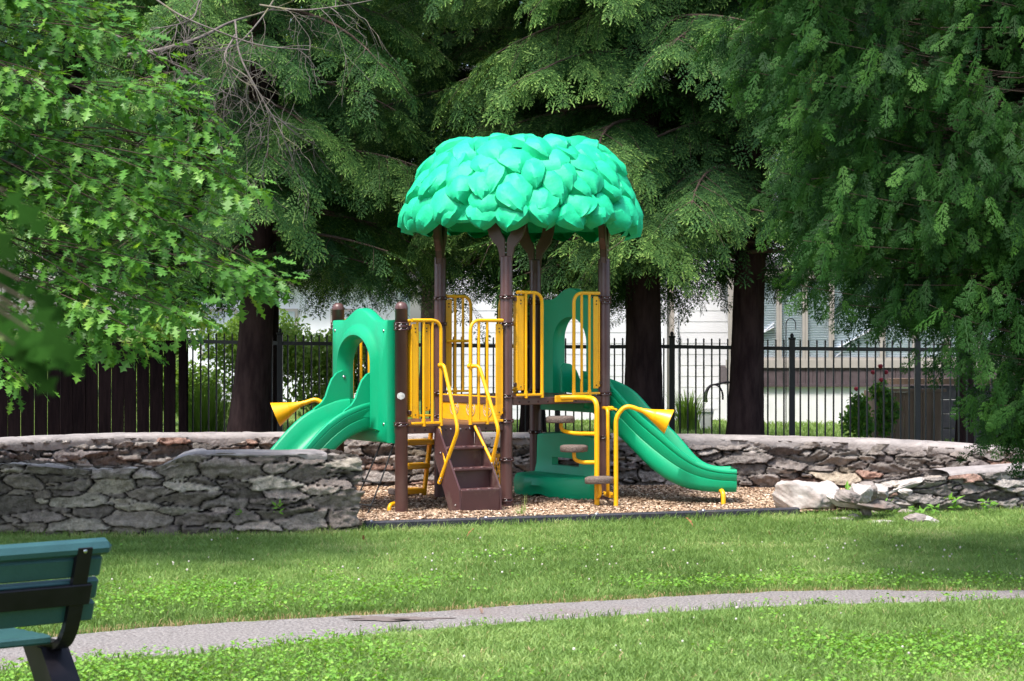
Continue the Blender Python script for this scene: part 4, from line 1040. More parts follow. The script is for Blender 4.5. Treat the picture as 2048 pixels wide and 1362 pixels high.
def cedar_spray(seed):
    rg = np.random.default_rng(seed); V = []; Fc = []; T = []
    def add(q, t): b = len(V); V.extend(q); Fc.append((b, b+1, b+2, b+3)); T.extend([t]*4)
    L = .27; n = 8
    for i in range(n):
        x = L*.88*(i+rg.uniform(-.2, .2))/n; sl = (.080*math.sin(math.pi*min(1, (i+1.6)/(n+1.5)))**.8+.012)*rg.uniform(.6, 1.2)
        for sg in (-1, 1):
            if rg.random() < .12: continue
            an = R(rg.uniform(32, 52))*sg; d = np.array((math.cos(an), math.sin(an))); z = rg.uniform(-.012, .012); dz = rg.uniform(-.03, -.005)
            add(kite((x, 0), d, sl, .0036, z, dz), 0)
            for t in (.25, .48, .7):
                for s2 in (-1, 1):
                    a2 = an+s2*R(rg.uniform(26, 40)); add(kite(np.array((x, 0))+d*sl*t, (math.cos(a2), math.sin(a2)), sl*.36*(1.1-t*.5), .0036, z+dz*t, -.006), .12)
        add(kite((x, 0), (1, .1*(-1)**i), L/n*1.5, .0045, 0), 0)
    return np.array(V), np.array(Fc), np.array(T)
OAK = None
def oak_leaf():
    out = [(0, 0), (.10, .03), (.22, .26), (.27, .08), (.42, .06), (.50, .40), (.62, .30), (.58, .08), (.72, .06), (.84, .24), (.90, .10), (1.05, 0)]
    up = out; dn = [(x, -y) for x, y in out[1:-1]][::-1]; P = up+dn; n = len(P)
    V = [(x-.0, y, .10*abs(y)-.14*x*x) for x, y in P]
    mid = [(.35, 0, -.02), (.75, 0, -.08)]; V += mid; c0, c1 = n, n+1
    Fc = []
    for i in range(n):
        j = (i+1) % n; cxm = (P[i][0]+P[j][0])/2; Fc.append((i, j, c0 if cxm < .56 else c1))
    up_i = [i for i in range(n)]
    # bridge the two fan centres across the midrib
    k1 = [i for i in range(n) if abs(P[i][0]-.62) < .001 and P[i][1] > 0][0]; k2 = [i for i in range(n) if abs(P[i][0]-.62) < .001 and P[i][1] < 0][0]
    h1 = [i for i in range(n) if abs(P[i][0]-.50) < .001 and P[i][1] > 0][0]; h2 = [i for i in range(n) if abs(P[i][0]-.50) < .001 and P[i][1] < 0][0]
    Fc += [(c0, c1, k1), (c0, c1, k2)]
    return np.array(V), np.array(Fc), np.zeros(len(V))

class Wood:
    def __init__(s): s.mb = MB()
    def curve(s, pts, r0, r1, n=5):
        m = len(pts); s.mb.tube(pts, [r0+(r1-r0)*i/(m-1) for i in range(m)], n, cap=False)

# --- hemlock crown prototype (centre at trunk axis, z above ground)
def hemlock_crown(seed, zlo, zhi, rad, nl, top_coarse=True):
    rg = np.random.default_rng(seed); pos = []; ax = []; nr = []; sc = []; ti = []; wd = Wood()
    for li in range(nl+10):
        low = li >= nl; f = (li+rg.random())/nl; z = zlo+(zhi-zlo)*f**1.15
        if low: z = zlo-.62+.06*(li-nl)
        a = li*2.39996+rg.uniform(-.4, .4); Rr = rad*rg.uniform(.72, 1.08)*(1-.55*max(0, (z-5)/(zhi-5)))*(.85 if low else 1)
        rise = rg.uniform(.0, .35); droop = rg.uniform(.55, 1.0)*Rr*(.25 if low else .42)
        dirv = np.array((math.cos(a), math.sin(a), 0)); side = np.array((-dirv[1], dirv[0], 0))
        def LP(t): return dirv*Rr*t+np.array((0, 0, z+rise*t-droop*t**2.2))+side*.12*math.sin(t*3+li)
        pts_ = [LP(t) for t in np.linspace(.0, 1, 9)]
        wd.curve([Vector(p) for p in pts_], .032, .006, 5)
        hue = rg.uniform(-.10, .12)
        step = .115 if z < 6.5 else .21; s_ = .22*Rr
        while s_ < Rr:
            t = s_/Rr; base = LP(t); tang = unit(LP(min(1, t+.03))-LP(max(0, t-.03)))
            for sg in (-1, 1):
                if rg.random() < (.62 if low else .08): continue
                sl = (.30+.55*math.sin(math.pi*min(1, .25+.75*(1-t))**.9))*rg.uniform(.7, 1.1)*(1.05-.35*t)
                an = R(rg.uniform(45, 65)); d0 = tang*math.cos(an)+side*sg*math.sin(an); dr = rg.uniform(.35, .75)
                def SP(u): return base+d0*sl*u+np.array((0, 0, -dr*sl*u*u))
                if z < 6.0 and rg.random() < .6: wd.curve([Vector(SP(u)) for u in (0, .5, 1)], .006, .002, 3)
                ns = max(2, int(sl/(.092 if z < 6.5 else .22)))
                for j in range(ns):
                    if low and rg.random() < .55: continue
                    u = (j+.7)/ns; q = SP(u); tg_ = unit(SP(min(1, u+.05))-SP(u-.05)); nn_ = np.array((0, 0, 1.0))+dirv*.35+rg.normal(0, .38, 3)
                    s3 = rg.choice((-1, 1)); 
                    for s3 in ((-1, 1) if j < ns-1 else (0,)):
                        aa = R(rg.uniform(30, 55))*s3; sd_ = np.cross(nn_, tg_); sd_ /= np.linalg.norm(sd_)
                        axv = tg_*math.cos(aa)+sd_*math.sin(aa)+np.array((0, 0, -rg.uniform(.1, .95)))
                        pos.append(q+rg.normal(0, .015, 3)); ax.append(axv); nr.append(nn_)
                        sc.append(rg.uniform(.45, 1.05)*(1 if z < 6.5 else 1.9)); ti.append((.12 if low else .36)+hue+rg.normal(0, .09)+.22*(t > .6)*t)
            axv = tang+np.array((0, 0, -.3)); 
            s_ += step*rg.uniform(.8, 1.2)
        pos.append(LP(.98)); ax.append(unit(LP(1)-LP(.95))); nr.append(np.array((0, 0, 1.))); sc.append(1.1); ti.append(.6)
    pos, ax, nr, sc, ti = map(np.array, (pos, ax, nr, sc, ti))
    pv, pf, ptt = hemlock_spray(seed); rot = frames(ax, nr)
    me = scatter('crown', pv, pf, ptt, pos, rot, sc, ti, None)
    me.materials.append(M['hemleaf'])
    b = wd.mb; mw = bpy.data.meshes.new('branches'); mw.from_pydata(b.v, [], b.f); mw.update(); mw.polygons.foreach_set('use_smooth', b.sm); mw.materials.append(M['twig'])
    print('hemlock sprays', len(pos)); return me, mw
def trunk_mesh(r0, pts, flare=1.6, n=20, seed=0):
    """pts (x,y,z) local, tapered, fluted bark"""
    C = catmull(pts, 14); m = MB(); V = []; Fs = []; rg = np.random.default_rng(seed); H = C[-1][2]
    for i, p in enumerate(C):
        z = p[2]; r = r0*(1-.045*max(z, 0))*(1+(flare-1)*math.exp(-max(z, 0)/.42)); r = max(r, .03)
        for k in range(n):
            a = 2*math.pi*k/n; rr = r*(1+.10*math.exp(-max(z, 0)/.6)*math.sin(5*a+seed)+.025*math.sin(9*a+z*2+seed)+.03*(rg.random()-.5))
            V.append((p[0]+rr*math.cos(a), p[1]+rr*math.sin(a), z))
    for i in range(len(C)-1):
        for k in range(n): k2 = (k+1) % n; Fs.append((i*n+k, i*n+k2, (i+1)*n+k2, (i+1)*n+k))
    m.add(V, Fs, True); return m
crA, wdA = hemlock_crown(11, 3.0, 11.0, 2.15, 60)
crB, wdB = hemlock_crown(29, 2.85, 11.0, 2.05, 60)
# (px, d, trunk radius, lean pts, proto, rotz, scale, label)
hem = [
 (505, 21.6, .20, [(-.10, 0, -.1), (-.03, 0, .8), (.06, 0, 2), (.12, 0, 4), (.15, 0, 7), (.15, 0, 11)], 0, 20, 1.0, 'dark hemlock with a leaning bare trunk between the board fence and left slide'),
 (1287, 21.4, .205, [(0, 0, -.1), (0, 0, 1), (.0, 0, 3), (.05, 0, 6), (.05, 0, 11)], 1, 110, 1.12, 'straight trunked hemlock just behind the curved green slide'),
 (1498, 21.2, .185, [(-.10, 0, -.1), (-.04, 0, .7), (.0, 0, 2), (.06, 0, 4), (.08, 0, 11)], 0, 200, .98, 'hemlock with a dark flared trunk in front of the sunroom windows'),
 (1066, 23.9, .14, [(0, 0, -.1), (0, 0, 3), (.05, 0, 11)], 1, 300, 1.3, 'hemlock beyond the iron fence, rising behind the leafy canopy'),
 (150, 24.2, .20, [(0, 0, -.1), (0, 0, 3), (.05, 0, 11)], 0, 75, 1.15, 'hemlock behind the board fence at far left'),
 (1004, 25.4, .07, [(0, 0, -.1), (0, 0, 3), (.05, 0, 11)], 1, 33, 1.25, 'thin hemlock beyond the iron fence behind the front roof post'),
 (1930, 23.6, .10, [(0, 0, -.1), (0, 0, 3), (.05, 0, 11)], 1, 160, 1.1, 'hemlock beyond the fence, screened by the near cedar'),
 (545, 27.5, .10, [(0, 0, -.1), (0, 0, 3), (.05, 0, 11)], 1, 260, 1.3, 'hemlock farthest back, just right of the left trunk'),
 (2080, 24.5, .2, [(0, 0, -.1), (0, 0, 3), (.05, 0, 11)], 0, 250, 1.2, 'hemlock beyond the fence at the right edge'),
]
for (px, d, r0, pts_, pr_, rz, s, lab) in hem:
    x = (px-1024)/F*d
    t = empty('hemlock_tree', (x, d, 0), lab, 'tree', 'hemlock trees behind the playground')
    trunk_mesh(r0, pts_, 1.55, seed=px % 17).build('trunk', M['bark'], t)
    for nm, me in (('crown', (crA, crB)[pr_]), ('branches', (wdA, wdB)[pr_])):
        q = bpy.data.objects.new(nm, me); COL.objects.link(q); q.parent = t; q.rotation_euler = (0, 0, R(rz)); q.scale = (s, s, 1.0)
    if px == 505: hemA = t

# dead grey limbs on the left hemlock
rg = np.random.default_rng(3); wd = Wood()
def deadlimb(pts_, r0, r1, tw, depth=0):
    C = catmull([tuple(p) for p in pts_], 8); wd.curve([Vector(c) for c in C], r0, r1, 6 if depth == 0 else 4)
    if depth >= 3: return
    for k in range(tw):
        i = int(rg.integers(len(C)//6, len(C)-2)); b = Vector(C[i]); t_ = (Vector(C[i+1])-b).normalized()
        d_ = (t_*rg.uniform(.2, .9)+Vector(rg.normal(0, .55, 3))+Vector((0, 0, -.15-.25*rg.random()))).normalized(); L_ = rg.uniform(.25, .7)*(.62**depth)*1.25
        q = [b]
        for s2 in range(4): d_ = (d_+Vector(rg.normal(0, .22, 3))+Vector((0, 0, -.10))).normalized(); q.append(q[-1]+d_*L_/4)
        deadlimb(q, max(.002, r1*.75+.0012), .0013, max(2, tw//3), depth+1)
o0 = hemA.location
dl = [[(250, 112, 19.2), (320, 100, 19.2), (400, 75, 19.3), (460, 45, 19.5), (540, 20, 20), (640, -20, 20.8)],
      [(230, 70, 19.0), (330, 120, 19.1), (430, 165, 19.3), (500, 205, 19.6), (600, 262, 20)],
      [(470, 40, 19.5), (480, 110, 19.1), (520, 190, 19.0), (555, 250, 19.0), (585, 320, 19.1)],
      [(520, 10, 19.6), (600, 20, 19.3), (680, 12, 19.1), (745, 0, 19.0)],
      [(300, -10, 19.6), (360, 30, 19.3), (430, 60, 19.2), (520, 90, 19.1), (620, 100, 19.1)],
      [(430, -40, 20), (400, 0, 19.5), (380, 40, 19.3), (300, 60, 19.2)],
      [(470, 70, 19.2), (450, 120, 19.0), (500, 160, 18.9), (530, 230, 18.9)],
      [(560, -20, 19.8), (520, 40, 19.4), (470, 90, 19.2), (400, 110, 19.1)]]
for i, q in enumerate(dl):
    pts_ = [W(*p)-o0 for p in q]; deadlimb(pts_, .026 if i == 0 else .011, .0045, 9 if i < 3 else 8)
wd.mb.build('dead_branches', M['deadwood'], hemA, fixn=False)

# --- near-side foliage driven by limb curves
def inpoly(x, y, P):
    c = False; n = len(P)
    for i in range(n):
        x1, y1 = P[i]; x2, y2 = P[(i+1) % n]
        if (y1 > y) != (y2 > y) and x < (x2-x1)*(y-y1)/(y2-y1)+x1: c = not c
    return c
# oak on the left
def oak():
    rg = np.random.default_rng(8); base = Vector((-5.9, 14.6, 0)); t = empty('oak_tree', base, 'bright green oak with pointed star-like leaves at the left edge', 'tree')
    trunk_mesh(.24, [(0, 0, -.1), (.05, 0, 1.5), (0, 0, 3.5), (.1, 0, 6), (.1, 0, 8.8)], 1.4, seed=4).build('trunk', M['twig'], t)
    region = [(-900, -900), (60, -900), (90, -60), (170, -20), (250, 50), (330, 120), (420, 205), (452, 250), (405, 290), (520, 375), (470, 430), (440, 455), (500, 520), (590, 580), (470, 610), (400, 660), (330, 650), (300, 715), (230, 690), (130, 690), (40, 780), (-200, 830), (-900, 800)]
    tips = []
    n = 0
    while len(tips) < 950:
        px, py = rg.uniform(-1200, 600), rg.uniform(-1100, 800)
        if not inpoly(px, py, region): continue
        tips.append(W(px, py, rg.uniform(12.4, 14.6)))
    for px, py, d in ((590, 572, 13.0), (560, 560, 13.1), (520, 380, 13.2), (500, 372, 13.2), (440, 230, 13.3), (450, 255, 13.2), (60, 775, 12.6), (40, 765, 12.6), (300, 712, 12.9), (280, 700, 12.9), (400, 655, 12.8), (380, 640, 13.0), (470, 440, 13.2), (250, 60, 13.4), (200, 20, 13.5), (330, 130, 13.4), (560, 585, 12.9), (500, 540, 13.0), (430, 300, 13.1), (500, 395, 13.1), (290, 15, 13.6), (150, 715, 12.7), (200, 705, 12.8)): tips.append(W(px, py, d))
    wd = Wood(); pos = []; ax = []; nr = []; sc = []; ti = []
    for tp in tips:
        z0 = max(1.9, tp.z*.75+rg.uniform(.2, 1.6)); st = base+Vector((0, 0, z0)); d_ = tp-st; mid = st+d_*.55+Vector((0, 0, .30+.12*d_.length*rg.uniform(.4, 1)))
        P_ = [st*(1-u)**2+mid*2*u*(1-u)+tp*u*u for u in np.linspace(0, 1, 12)]
        L_ = sum((P_[i+1]-P_[i]).length for i in range(11))
        # only the outer part of the limb carries leaves
        wd.curve(P_[8:], .0045, .002, 4)
        if rg.random() < .12: wd.curve(P_[:9], .022, .0045, 5)
        n_ = int(rg.integers(24, 36))
        for k in range(n_):
            u = 1-abs(rg.normal(0, .5))*min(.30, .75/L_*1.0)*1.0; u = min(max(u, .3), 1)
            i = min(10, int(u*11)); q = P_[i].lerp(P_[i+1], u*11-i); tn = (P_[min(11, i+1)]-P_[max(0, i-1)]).normalized()
            off = Vector(rg.normal(0, 1, 3)); off.z *= .45; off = off-tn*off.dot(tn)*.5; off.normalize(); rr = rg.uniform(.02, .17)
            q = q+off*rr; a_ = (off*.9+tn*.6+Vector((0, 0, -.30))); pos.append(tuple(q)); ax.append(tuple(a_))
            nr.append((rg.normal(0, .38), rg.normal(-.22, .38), 1)); sc.append(rg.uniform(.070, .140)); ti.append(rg.normal(.48, .15)+(.18 if k < 4 else 0))
    pos, ax, nr, sc, ti = map(np.array, (pos, ax, nr, sc, ti)); pv, pf, ptt = oak_leaf()
    scatter('crown', pv, pf, ptt, pos, frames(ax, nr), sc, ti, M['oakleaf'], t, tuple(base))
    b = wd.mb; b.v = [tuple(Vector(p)-base) for p in b.v]; b.build('branches', M['twig'], t, fixn=False); print('oak leaves', len(pos))
oak()
def cedar():
    rg = np.random.default_rng(15); base = Vector((4.35, 12.6, 0)); t = empty('cedar_tree', base, 'dark cedar with drooping flat sprays filling the right edge', 'tree')
    trunk_mesh(.17, [(0, 0, -.1), (.02, 0, 2), (0, 0, 5), (0, 0, 8.5)], 1.4, seed=2).build('trunk', M['twig'], t)
    region = [(1380, -900), (1400, -60), (1440, 60), (1470, 130), (1530, 240), (1500, 330), (1545, 400), (1560, 470), (1600, 560), (1660, 540), (1700, 600), (1760, 620), (1800, 680), (1860, 660), (1890, 720), (1930, 760), (1990, 840), (2048, 780), (2200, 820), (2700, 800), (2700, -900)]
    tips = []
    while len(tips) < 1050:
        px, py = rg.uniform(1380, 2500), rg.uniform(-330, 870)
        if inpoly(px, py, region) and (rg.random() < (.5 if px < 1620 else 1)*(.5 if py > 480 else 1)): tips.append(W(px, py, rg.uniform(11.4, 13.6)))
    for px, py in ((2000, 850), (1985, 870), (2015, 840), (1975, 820), (1960, 780), (2000, 800), (1560, 420), (1600, 570), (1440, 70), (1480, 150), (1700, 610), (1850, 690)): tips.append(W(px, py, 12.0))
    wd = Wood(); pos = []; ax = []; nr = []; sc = []; ti = []
    for tp in tips:
        z0 = tp.z*.8+rg.uniform(.1, .9); st = base+Vector((0, 0, max(.9, z0))); d_ = tp-st; mid = st+d_*.6+Vector((0, 0, -.12*d_.length*rg.uniform(.0, 1)))
        P_ = [st*(1-u)**2+mid*2*u*(1-u)+tp*u*u for u in np.linspace(0, 1, 12)]; L_ = sum((P_[i+1]-P_[i]).length for i in range(11))
        wd.curve(P_[7:], .0035, .002, 4)
        if rg.random() < .10: wd.curve(P_[1:8], .016, .006, 5)
        if rg.random() < .5: wd.curve([p+Vector((0, 0, .04*math.sin(i_*1.3))) for i_, p in enumerate(P_[4:9])], .006, .0035, 4)
        n_ = 19; brown = rg.random() < .02
        for k in range(n_):
            u = min(1, max(.25, 1-abs(rg.normal(0, .38))*min(.6, .8/L_))); i = min(10, int(u*11)); q = P_[i].lerp(P_[i+1], u*11-i)
            tn = (P_[min(11, i+1)]-P_[max(0, i-1)]).normalized(); off = Vector((rg.normal(0, .07), rg.normal(0, .09), rg.normal(0, .05)))
            a_ = tn*.35+Vector((rg.normal(0, .42), rg.normal(0, .42), -.9)); pos.append(tuple(q+off)); ax.append(tuple(a_)); nr.append((rg.normal(0, .6), rg.normal(-.8, .5), rg.normal(.3, .3)))
            sc.append(rg.uniform(.5, 1.0)); ti.append(1.0 if brown and k < 4 else min(.70, rg.normal(.34, .20)))
    pos, ax, nr, sc, ti = map(np.array, (pos, ax, nr, sc, ti)); pv, pf, ptt = cedar_spray(4)
    scatter('crown', pv, pf, ptt*(1), pos, frames(ax, nr), sc, ti, M['cedarleaf'], t, tuple(base))
    b = wd.mb; b.v = [tuple(Vector(p)-base) for p in b.v]; b.build('branches', M['twig'], t, fixn=False); print('cedar sprays', len(pos))
cedar()
# near out-of-focus branch at the left edge
def near_tree():
    rg = np.random.default_rng(2); base = Vector((-1.75, 3.2, 0)); t = empty('young_tree', base, 'out of focus dark leafy branch close to the camera at the left edge', 'tree')
    trunk_mesh(.05, [(0, 0, -.1), (0, 0, 1.2), (.05, 0, 2.6)], 1.3, seed=1).build('trunk', M['twig'], t)
    pos = []; ax = []; nr = []
    for (px, py, d) in ((20, 620, 2.7), (60, 660, 2.65), (40, 560, 2.75), (-30, 500, 2.8), (70, 610, 2.6), (10, 380, 2.8), (-40, 430, 2.8), (30, 690, 2.7), (-60, 580, 2.8), (-10, 640, 2.75), (90, 650, 2.7)):
        pos.append(W(px, py, d)); ax.append((rg.uniform(.3, 1), rg.normal(0, .3), -.7)); nr.append((.1, -.8, .5))
    pv, pf, ptt = oak_leaf(); n = len(pos)
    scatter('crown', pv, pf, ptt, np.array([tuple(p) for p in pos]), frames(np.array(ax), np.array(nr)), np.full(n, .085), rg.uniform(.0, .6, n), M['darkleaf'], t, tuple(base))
    m = MB()
    for p in pos[:]: q = p-base; m.tube([(0, 0, 1.9), (q.x*.5, q.y*.5, 1.95), tuple(q)], [.008, .004, .0015], 5, cap=False)
    m.build('branches', M['twig'], t)
near_tree()
# --- far broadleaf trees and shrubs
def leaf_cloud(name, label, cat, base, rx, ry, rz_, zc, n, leaf, mat, group=None, seed=0, trunk=None, tintm=.5, lumps=14):
    rg = np.random.default_rng(seed); t = empty(name, base, label, cat, group)
    cen = rg.normal(0, 1, (lumps, 3)); cen = unit(cen)*rg.uniform(.35, .85, (lumps, 1)); rad = rg.uniform(.28, .5, lumps)
    i = rg.integers(0, lumps, n); d_ = unit(rg.normal(0, 1, (n, 3)))*(rg.random((n, 1))**.35); p = cen[i]+d_*rad[i][:, None]
    pos = p*np.array((rx, ry, rz_))+np.array((0, 0, zc)); pos = pos[pos[:, 2] > .05]; n = len(pos)
    pv = np.array([(0, 0, 0), (.5, .3, .03), (1, 0, -.05), (.5, -.3, .03)]); pf = np.array([(0, 1, 2, 3)])
    ax = unit(rg.normal(0, 1, (n, 3))+np.array((0, 0, -.3))); nr = rg.normal(0, .6, (n, 3))+np.array((0, -.2, .8))
    scatter('crown', pv, pf, np.zeros(4), pos, frames(ax, nr), rg.uniform(.6, 1.2, n)*leaf, rg.normal(tintm, .2, n), mat, t)
    if trunk: trunk_mesh(trunk, [(0, 0, -.1), (0, 0, zc*.5), (0, 0, zc)], 1.3, seed=1).build('trunk', M['twig'], t)
    return t
for k, (px, d, rx, zc, rz_, lab) in enumerate([(300, 46, 5, 6.5, 5.5, 'sunlit broadleaf tree far behind the board fence'), (860, 50, 5.5, 7, 6, 'sunlit broadleaf tree glimpsed left of the leafy canopy'), (1420, 55, 6, 9.5, 6, 'tall sunlit tree rising behind the white house'), (1900, 52, 6, 9.5, 6, 'tall sunlit tree behind the right end of the white house'), (-300, 44, 5, 6, 5.5, 'broadleaf tree far off at the left edge')]):
    leaf_cloud('broadleaf_tree', lab, 'tree', ((px-1024)/F*d, d, 0), rx, 4, rz_, zc, 16000, .28, M['farleaf'], 'far broadleaf trees', k, .25)
leaf_cloud('hedge', 'bright green hedge behind the iron fence left of the slide', 'hedge', (*W(610, 650, 30).xy, 0), 1.3, .6, .8, 1.05, 9000, .09, M['farleaf'], None, 21, None, .8)
leaf_cloud('hedge', 'green shrubbery behind the fence between board fence and left trunk', 'hedge', (*W(400, 650, 31).xy, 0), 1.6, .6, .95, 1.1, 12000, .09, M['farleaf'], None, 22, None, .35)
rb = leaf_cloud('rose_bush', 'leafy rose bush with red blooms beside the plank planter', 'bush', (*W(1735, 650, 26.2).xy, 0), .42, .3, .5, .55, 2600, .07, M['oakleaf'], None, 23, None, .55, 8)
for (a, b, c) in ((.02, -.3, 1.02), (.12, -.28, 1.1), (.20, -.25, 1.02), (.13, -.3, .92), (-.2, -.3, .8)):
    m = MB(); m.lathe([(0, -.03), (.03, -.01), (.035, .015), (.02, .03), (0, .03)], (a, b, c), 8); m.build('bloom', M['rose'], rb)
def tuft(name, label, cat, base, n, h, spread, mat, seed, w=.006, group=None, tint=.5, arch_=.6):
    rg = np.random.default_rng(seed); V = []; Fc = []; T = []
    for k in range(n):
        a = rg.uniform(0, 2*math.pi); r = rg.uniform(0, spread*.35); hh = h*rg.uniform(.6, 1.1); o1 = spread*rg.uniform(.3, 1)*arch_
        b = np.array((math.cos(a)*r, math.sin(a)*r, 0)); dr = np.array((math.cos(a), math.sin(a), 0)); sd = np.array((-dr[1], dr[0], 0))*w; i0 = len(V)
        for t in (0, .4, .75, 1):
            c = b+dr*o1*t**2+np.array((0, 0, hh*(t-.18*t*t))); ww = 1-t*.9; V += [tuple(c-sd*ww), tuple(c+sd*ww)]; T += [tint+rg.normal(0, .1)]*2
        for j in range(3): q = i0+j*2; Fc.append((q, q+1, q+3, q+2))
    me = fast_mesh(name, np.array(V), np.array(Fc), {'tint': np.clip(T, 0, 1)}); o = link(name, me, mat); o.location = base; return tag(o, label, cat, group)
tuft('ornamental_grass', 'tall arching ornamental grass clump behind the fence at left', 'ornamental grass', (*W(408, 650, 25.5).xy, 0), 600, 1.1, .75, M['farleaf'], 31, .009, tint=.45)
tuft('ornamental_grass', 'strappy green leaves growing against the white clapboard wall', 'ornamental grass', (*W(1375, 650, 30).xy, 0), 260, .75, .5, M['farleaf'], 32, .014, tint=.4)
tuft('grass_tuft', 'tall wispy grass tuft growing at the chip edging before the middle post', 'grass tuft', (*G(1040, 1050).xy, 0), 70, .20, .10, M['grass'], 33, .0035, tint=.6)
tuft('grass_tuft', 'thin grass stalks sprouting from the chips beside the seat panel', 'grass tuft', (*G(1050, 1038).xy, .03), 9, .26, .05, M['grass'], 34, .003, tint=.8, arch_=.4)
def weed(label, base, s, seed, n=14, tint=.5):
    rg = np.random.default_rng(seed); pv = np.array([(0, 0, 0), (.35, .22, .05), (1, 0, -.12), (.35, -.22, .05)]); pf = np.array([(0, 1, 2, 3)])
    pos = np.stack([rg.normal(0, s*.18, n), rg.normal(0, s*.12, n), rg.uniform(.15*s, s*.85, n)], 1); ax = np.stack([rg.normal(0, 1, n), rg.normal(-.3, .6, n), rg.normal(.4, .4, n)], 1)
    me = scatter('weed', pv, pf, np.zeros(4), pos, frames(ax, np.tile((0, -.5, 1.), (n, 1))+rg.normal(0, .2, (n, 3))), rg.uniform(.3, .6, n)*s, rg.normal(tint, .1, n), None)
    o = link('weed', me, M['clover']); o.location = base; return tag(o, label, 'weed')
weed('small weed sprouting from the nearer stone wall face', W(556, 1030, 15.18), .11, 1)
weed('tiny weed high on the nearer stone wall face', W(478, 1034, 15.18), .06, 2)
weed('leafy weed growing out of the fallen rubble', W(1712, 1005, 16.82), .16, 3, 20)
weed('low weed at the foot of the wall by the fallen stones', (*G(1770, 1032).xy, 0), .16, 4, 18)
weed('broad leaved weed under the dark wall stones at right', (*G(1870, 1034).xy, 0), .13, 5, 14)
weed('tall leafy weed at the foot of the right wall', (*G(1905, 1030).xy, 0), .17, 6, 16)
weed('leafy weed nearest the right edge at the wall foot', (*G(1975, 1030).xy, 0), .15, 7, 20)
weed('small weed beside the middle of the right wall foot', (*G(1835, 1034).xy, 0), .14, 8, 12)

# ---------------------------------------------------------------- boulder and fallen stones
def rock(label, loc, dim, seed, mat='rock', cat='rock', name='rock', rot=(0, 0, 0), group='fallen stones at the broken wall end', cuts=9):
    rg = np.random.default_rng(seed); bm = bmesh.new(); bmesh.ops.create_icosphere(bm, subdivisions=5, radius=1)
    pl = [(unit(rg.normal(0, 1, 3)), rg.uniform(.58, .86)) for _ in range(cuts)]
    for v in bm.verts:
        p = np.array(v.co)
        for n_, d_ in pl:
            e = p@n_-d_
            if e > 0: p = p-n_*e*.97
        q = p*3.1; p = p*(1+.06*(float(fbm(np.array(q[0]*3+q[1]*2), np.array(q[2]*3-q[1]*2), seed+5))-.5)+.24*(float(fbm(np.array(q[0]+q[2]), np.array(q[1]-q[2]), seed))-.5)+.03*(float(vnoise(np.array(q[0]*5+q[2]*3), np.array(q[1]*5), seed))-.5)); v.co = Vector(p)*.5*1.25
    me = bpy.data.meshes.new(name); bm.to_mesh(me); bm.free()
    for f in me.polygons: f.use_smooth = True
    me.transform(Matrix.Rotation(rot[2], 4, 'Z') @ Matrix.Rotation(rot[1], 4, 'Y') @ Matrix.Rotation(rot[0], 4, 'X') @ Matrix.Diagonal((*dim, 1)))
    zmin = min(v.co.z for v in me.vertices); me.transform(Matrix.Translation((0, 0, -zmin)))
    o = link(name, me, M[mat]); o.location = loc; return tag(o, label, cat, group)
def RK(label, px, ybase, dim, seed, mat='rock', z=0, rot=(0, 0, 0), **kw):
    g = G(px, ybase, z); return rock(label, (g.x, g.y+dim[1]*.4, z-.035), dim, seed, mat, rot=rot, **kw)
RK('large pale boulder ending the broken wall beside the chips', 1610, 1030, (.50, .42, .30), 1, name='boulder', cat='boulder', cuts=14, group=None)
RK('flat-topped pale stone right behind the boulder', 1655, 1026, (.28, .34, .27), 2, cuts=14)
RK('dark lichen stone on top of the rubble', 1698, 1002, (.17, .16, .12), 3, 'rock_dark', z=.20)
RK('white angular stone standing highest on the rubble', 1722, 1000, (.18, .16, .16), 4, z=.20, rot=(0, .4, .3))
RK('pinkish stone leaning among the white ones on the rubble', 1738, 998, (.17, .16, .17), 5, 'rock_dark', z=.19, rot=(0, -.5, 0))
RK('white stone at the right end of the rubble heap', 1758, 996, (.15, .16, .14), 6, z=.19)
RK('long white slab sloping down from the rubble to the right', 1790, 992, (.46, .16, .07), 7, z=.17, rot=(0, -.33, .1))
RK('low pale slab on the left of the rubble top', 1695, 1010, (.30, .2, .09), 8, z=.13, rot=(0, .15, 0))
RK('narrow tan slab leaning on the wall foot', 1732, 1040, (.07, .05, .24), 9, 'rock_dark', rot=(.2, -.35, 0))
RK('flat pale stone lying in the grass below the boulder', 1678, 1044, (.24, .16, .06), 10)
RK('flat whitish stone lying in the grass below the leaning slab', 1755, 1050, (.30, .14, .06), 11)
RK('rounded pink stone lying in the grass below the wall', 1838, 1050, (.19, .15, .10), 12, 'rock_dark')
RK('pale pink stone second from right in the grass', 1862, 1050, (.14, .12, .09), 13)
RK('rightmost flat white stone lying in the grass', 1886, 1046, (.20, .12, .05), 14)
RK('cream jagged stone wedged behind the boulder, low in the rubble', 1672, 1014, (.22, .2, .14), 21, z=.05, rot=(0, .2, .4))
RK('grey slab jutting from the rubble under the white stones', 1745, 1014, (.34, .2, .08), 22, 'rock_dark', z=.12, rot=(.1, .1, .2))
RK('pale block in the rubble above the pink stone', 1800, 1012, (.26, .2, .12), 23, z=.08, rot=(0, -.1, .3))
RK('small white chip on top of the long slab', 1812, 984, (.10, .08, .06), 24, z=.26)
RK('small cream stone at the very foot of the leaning slab', 1712, 1040, (.12, .1, .07), 26)
RK('small flat pale stone alone on the lawn', 1640, 1060, (.085, .07, .035), 15, cuts=6)
RK('loose stone on the broken top of the nearer wall', 385, 921, (.30, .2, .09), 17, 'rock', z=.54, rot=(0, -.3, 0), group='loose stones on the nearer wall')
RK('thin slab on the nearer wall top, left of the pale mortar', 90, 935, (.34, .2, .05), 18, 'rock_dark', z=.54, group='loose stones on the nearer wall')
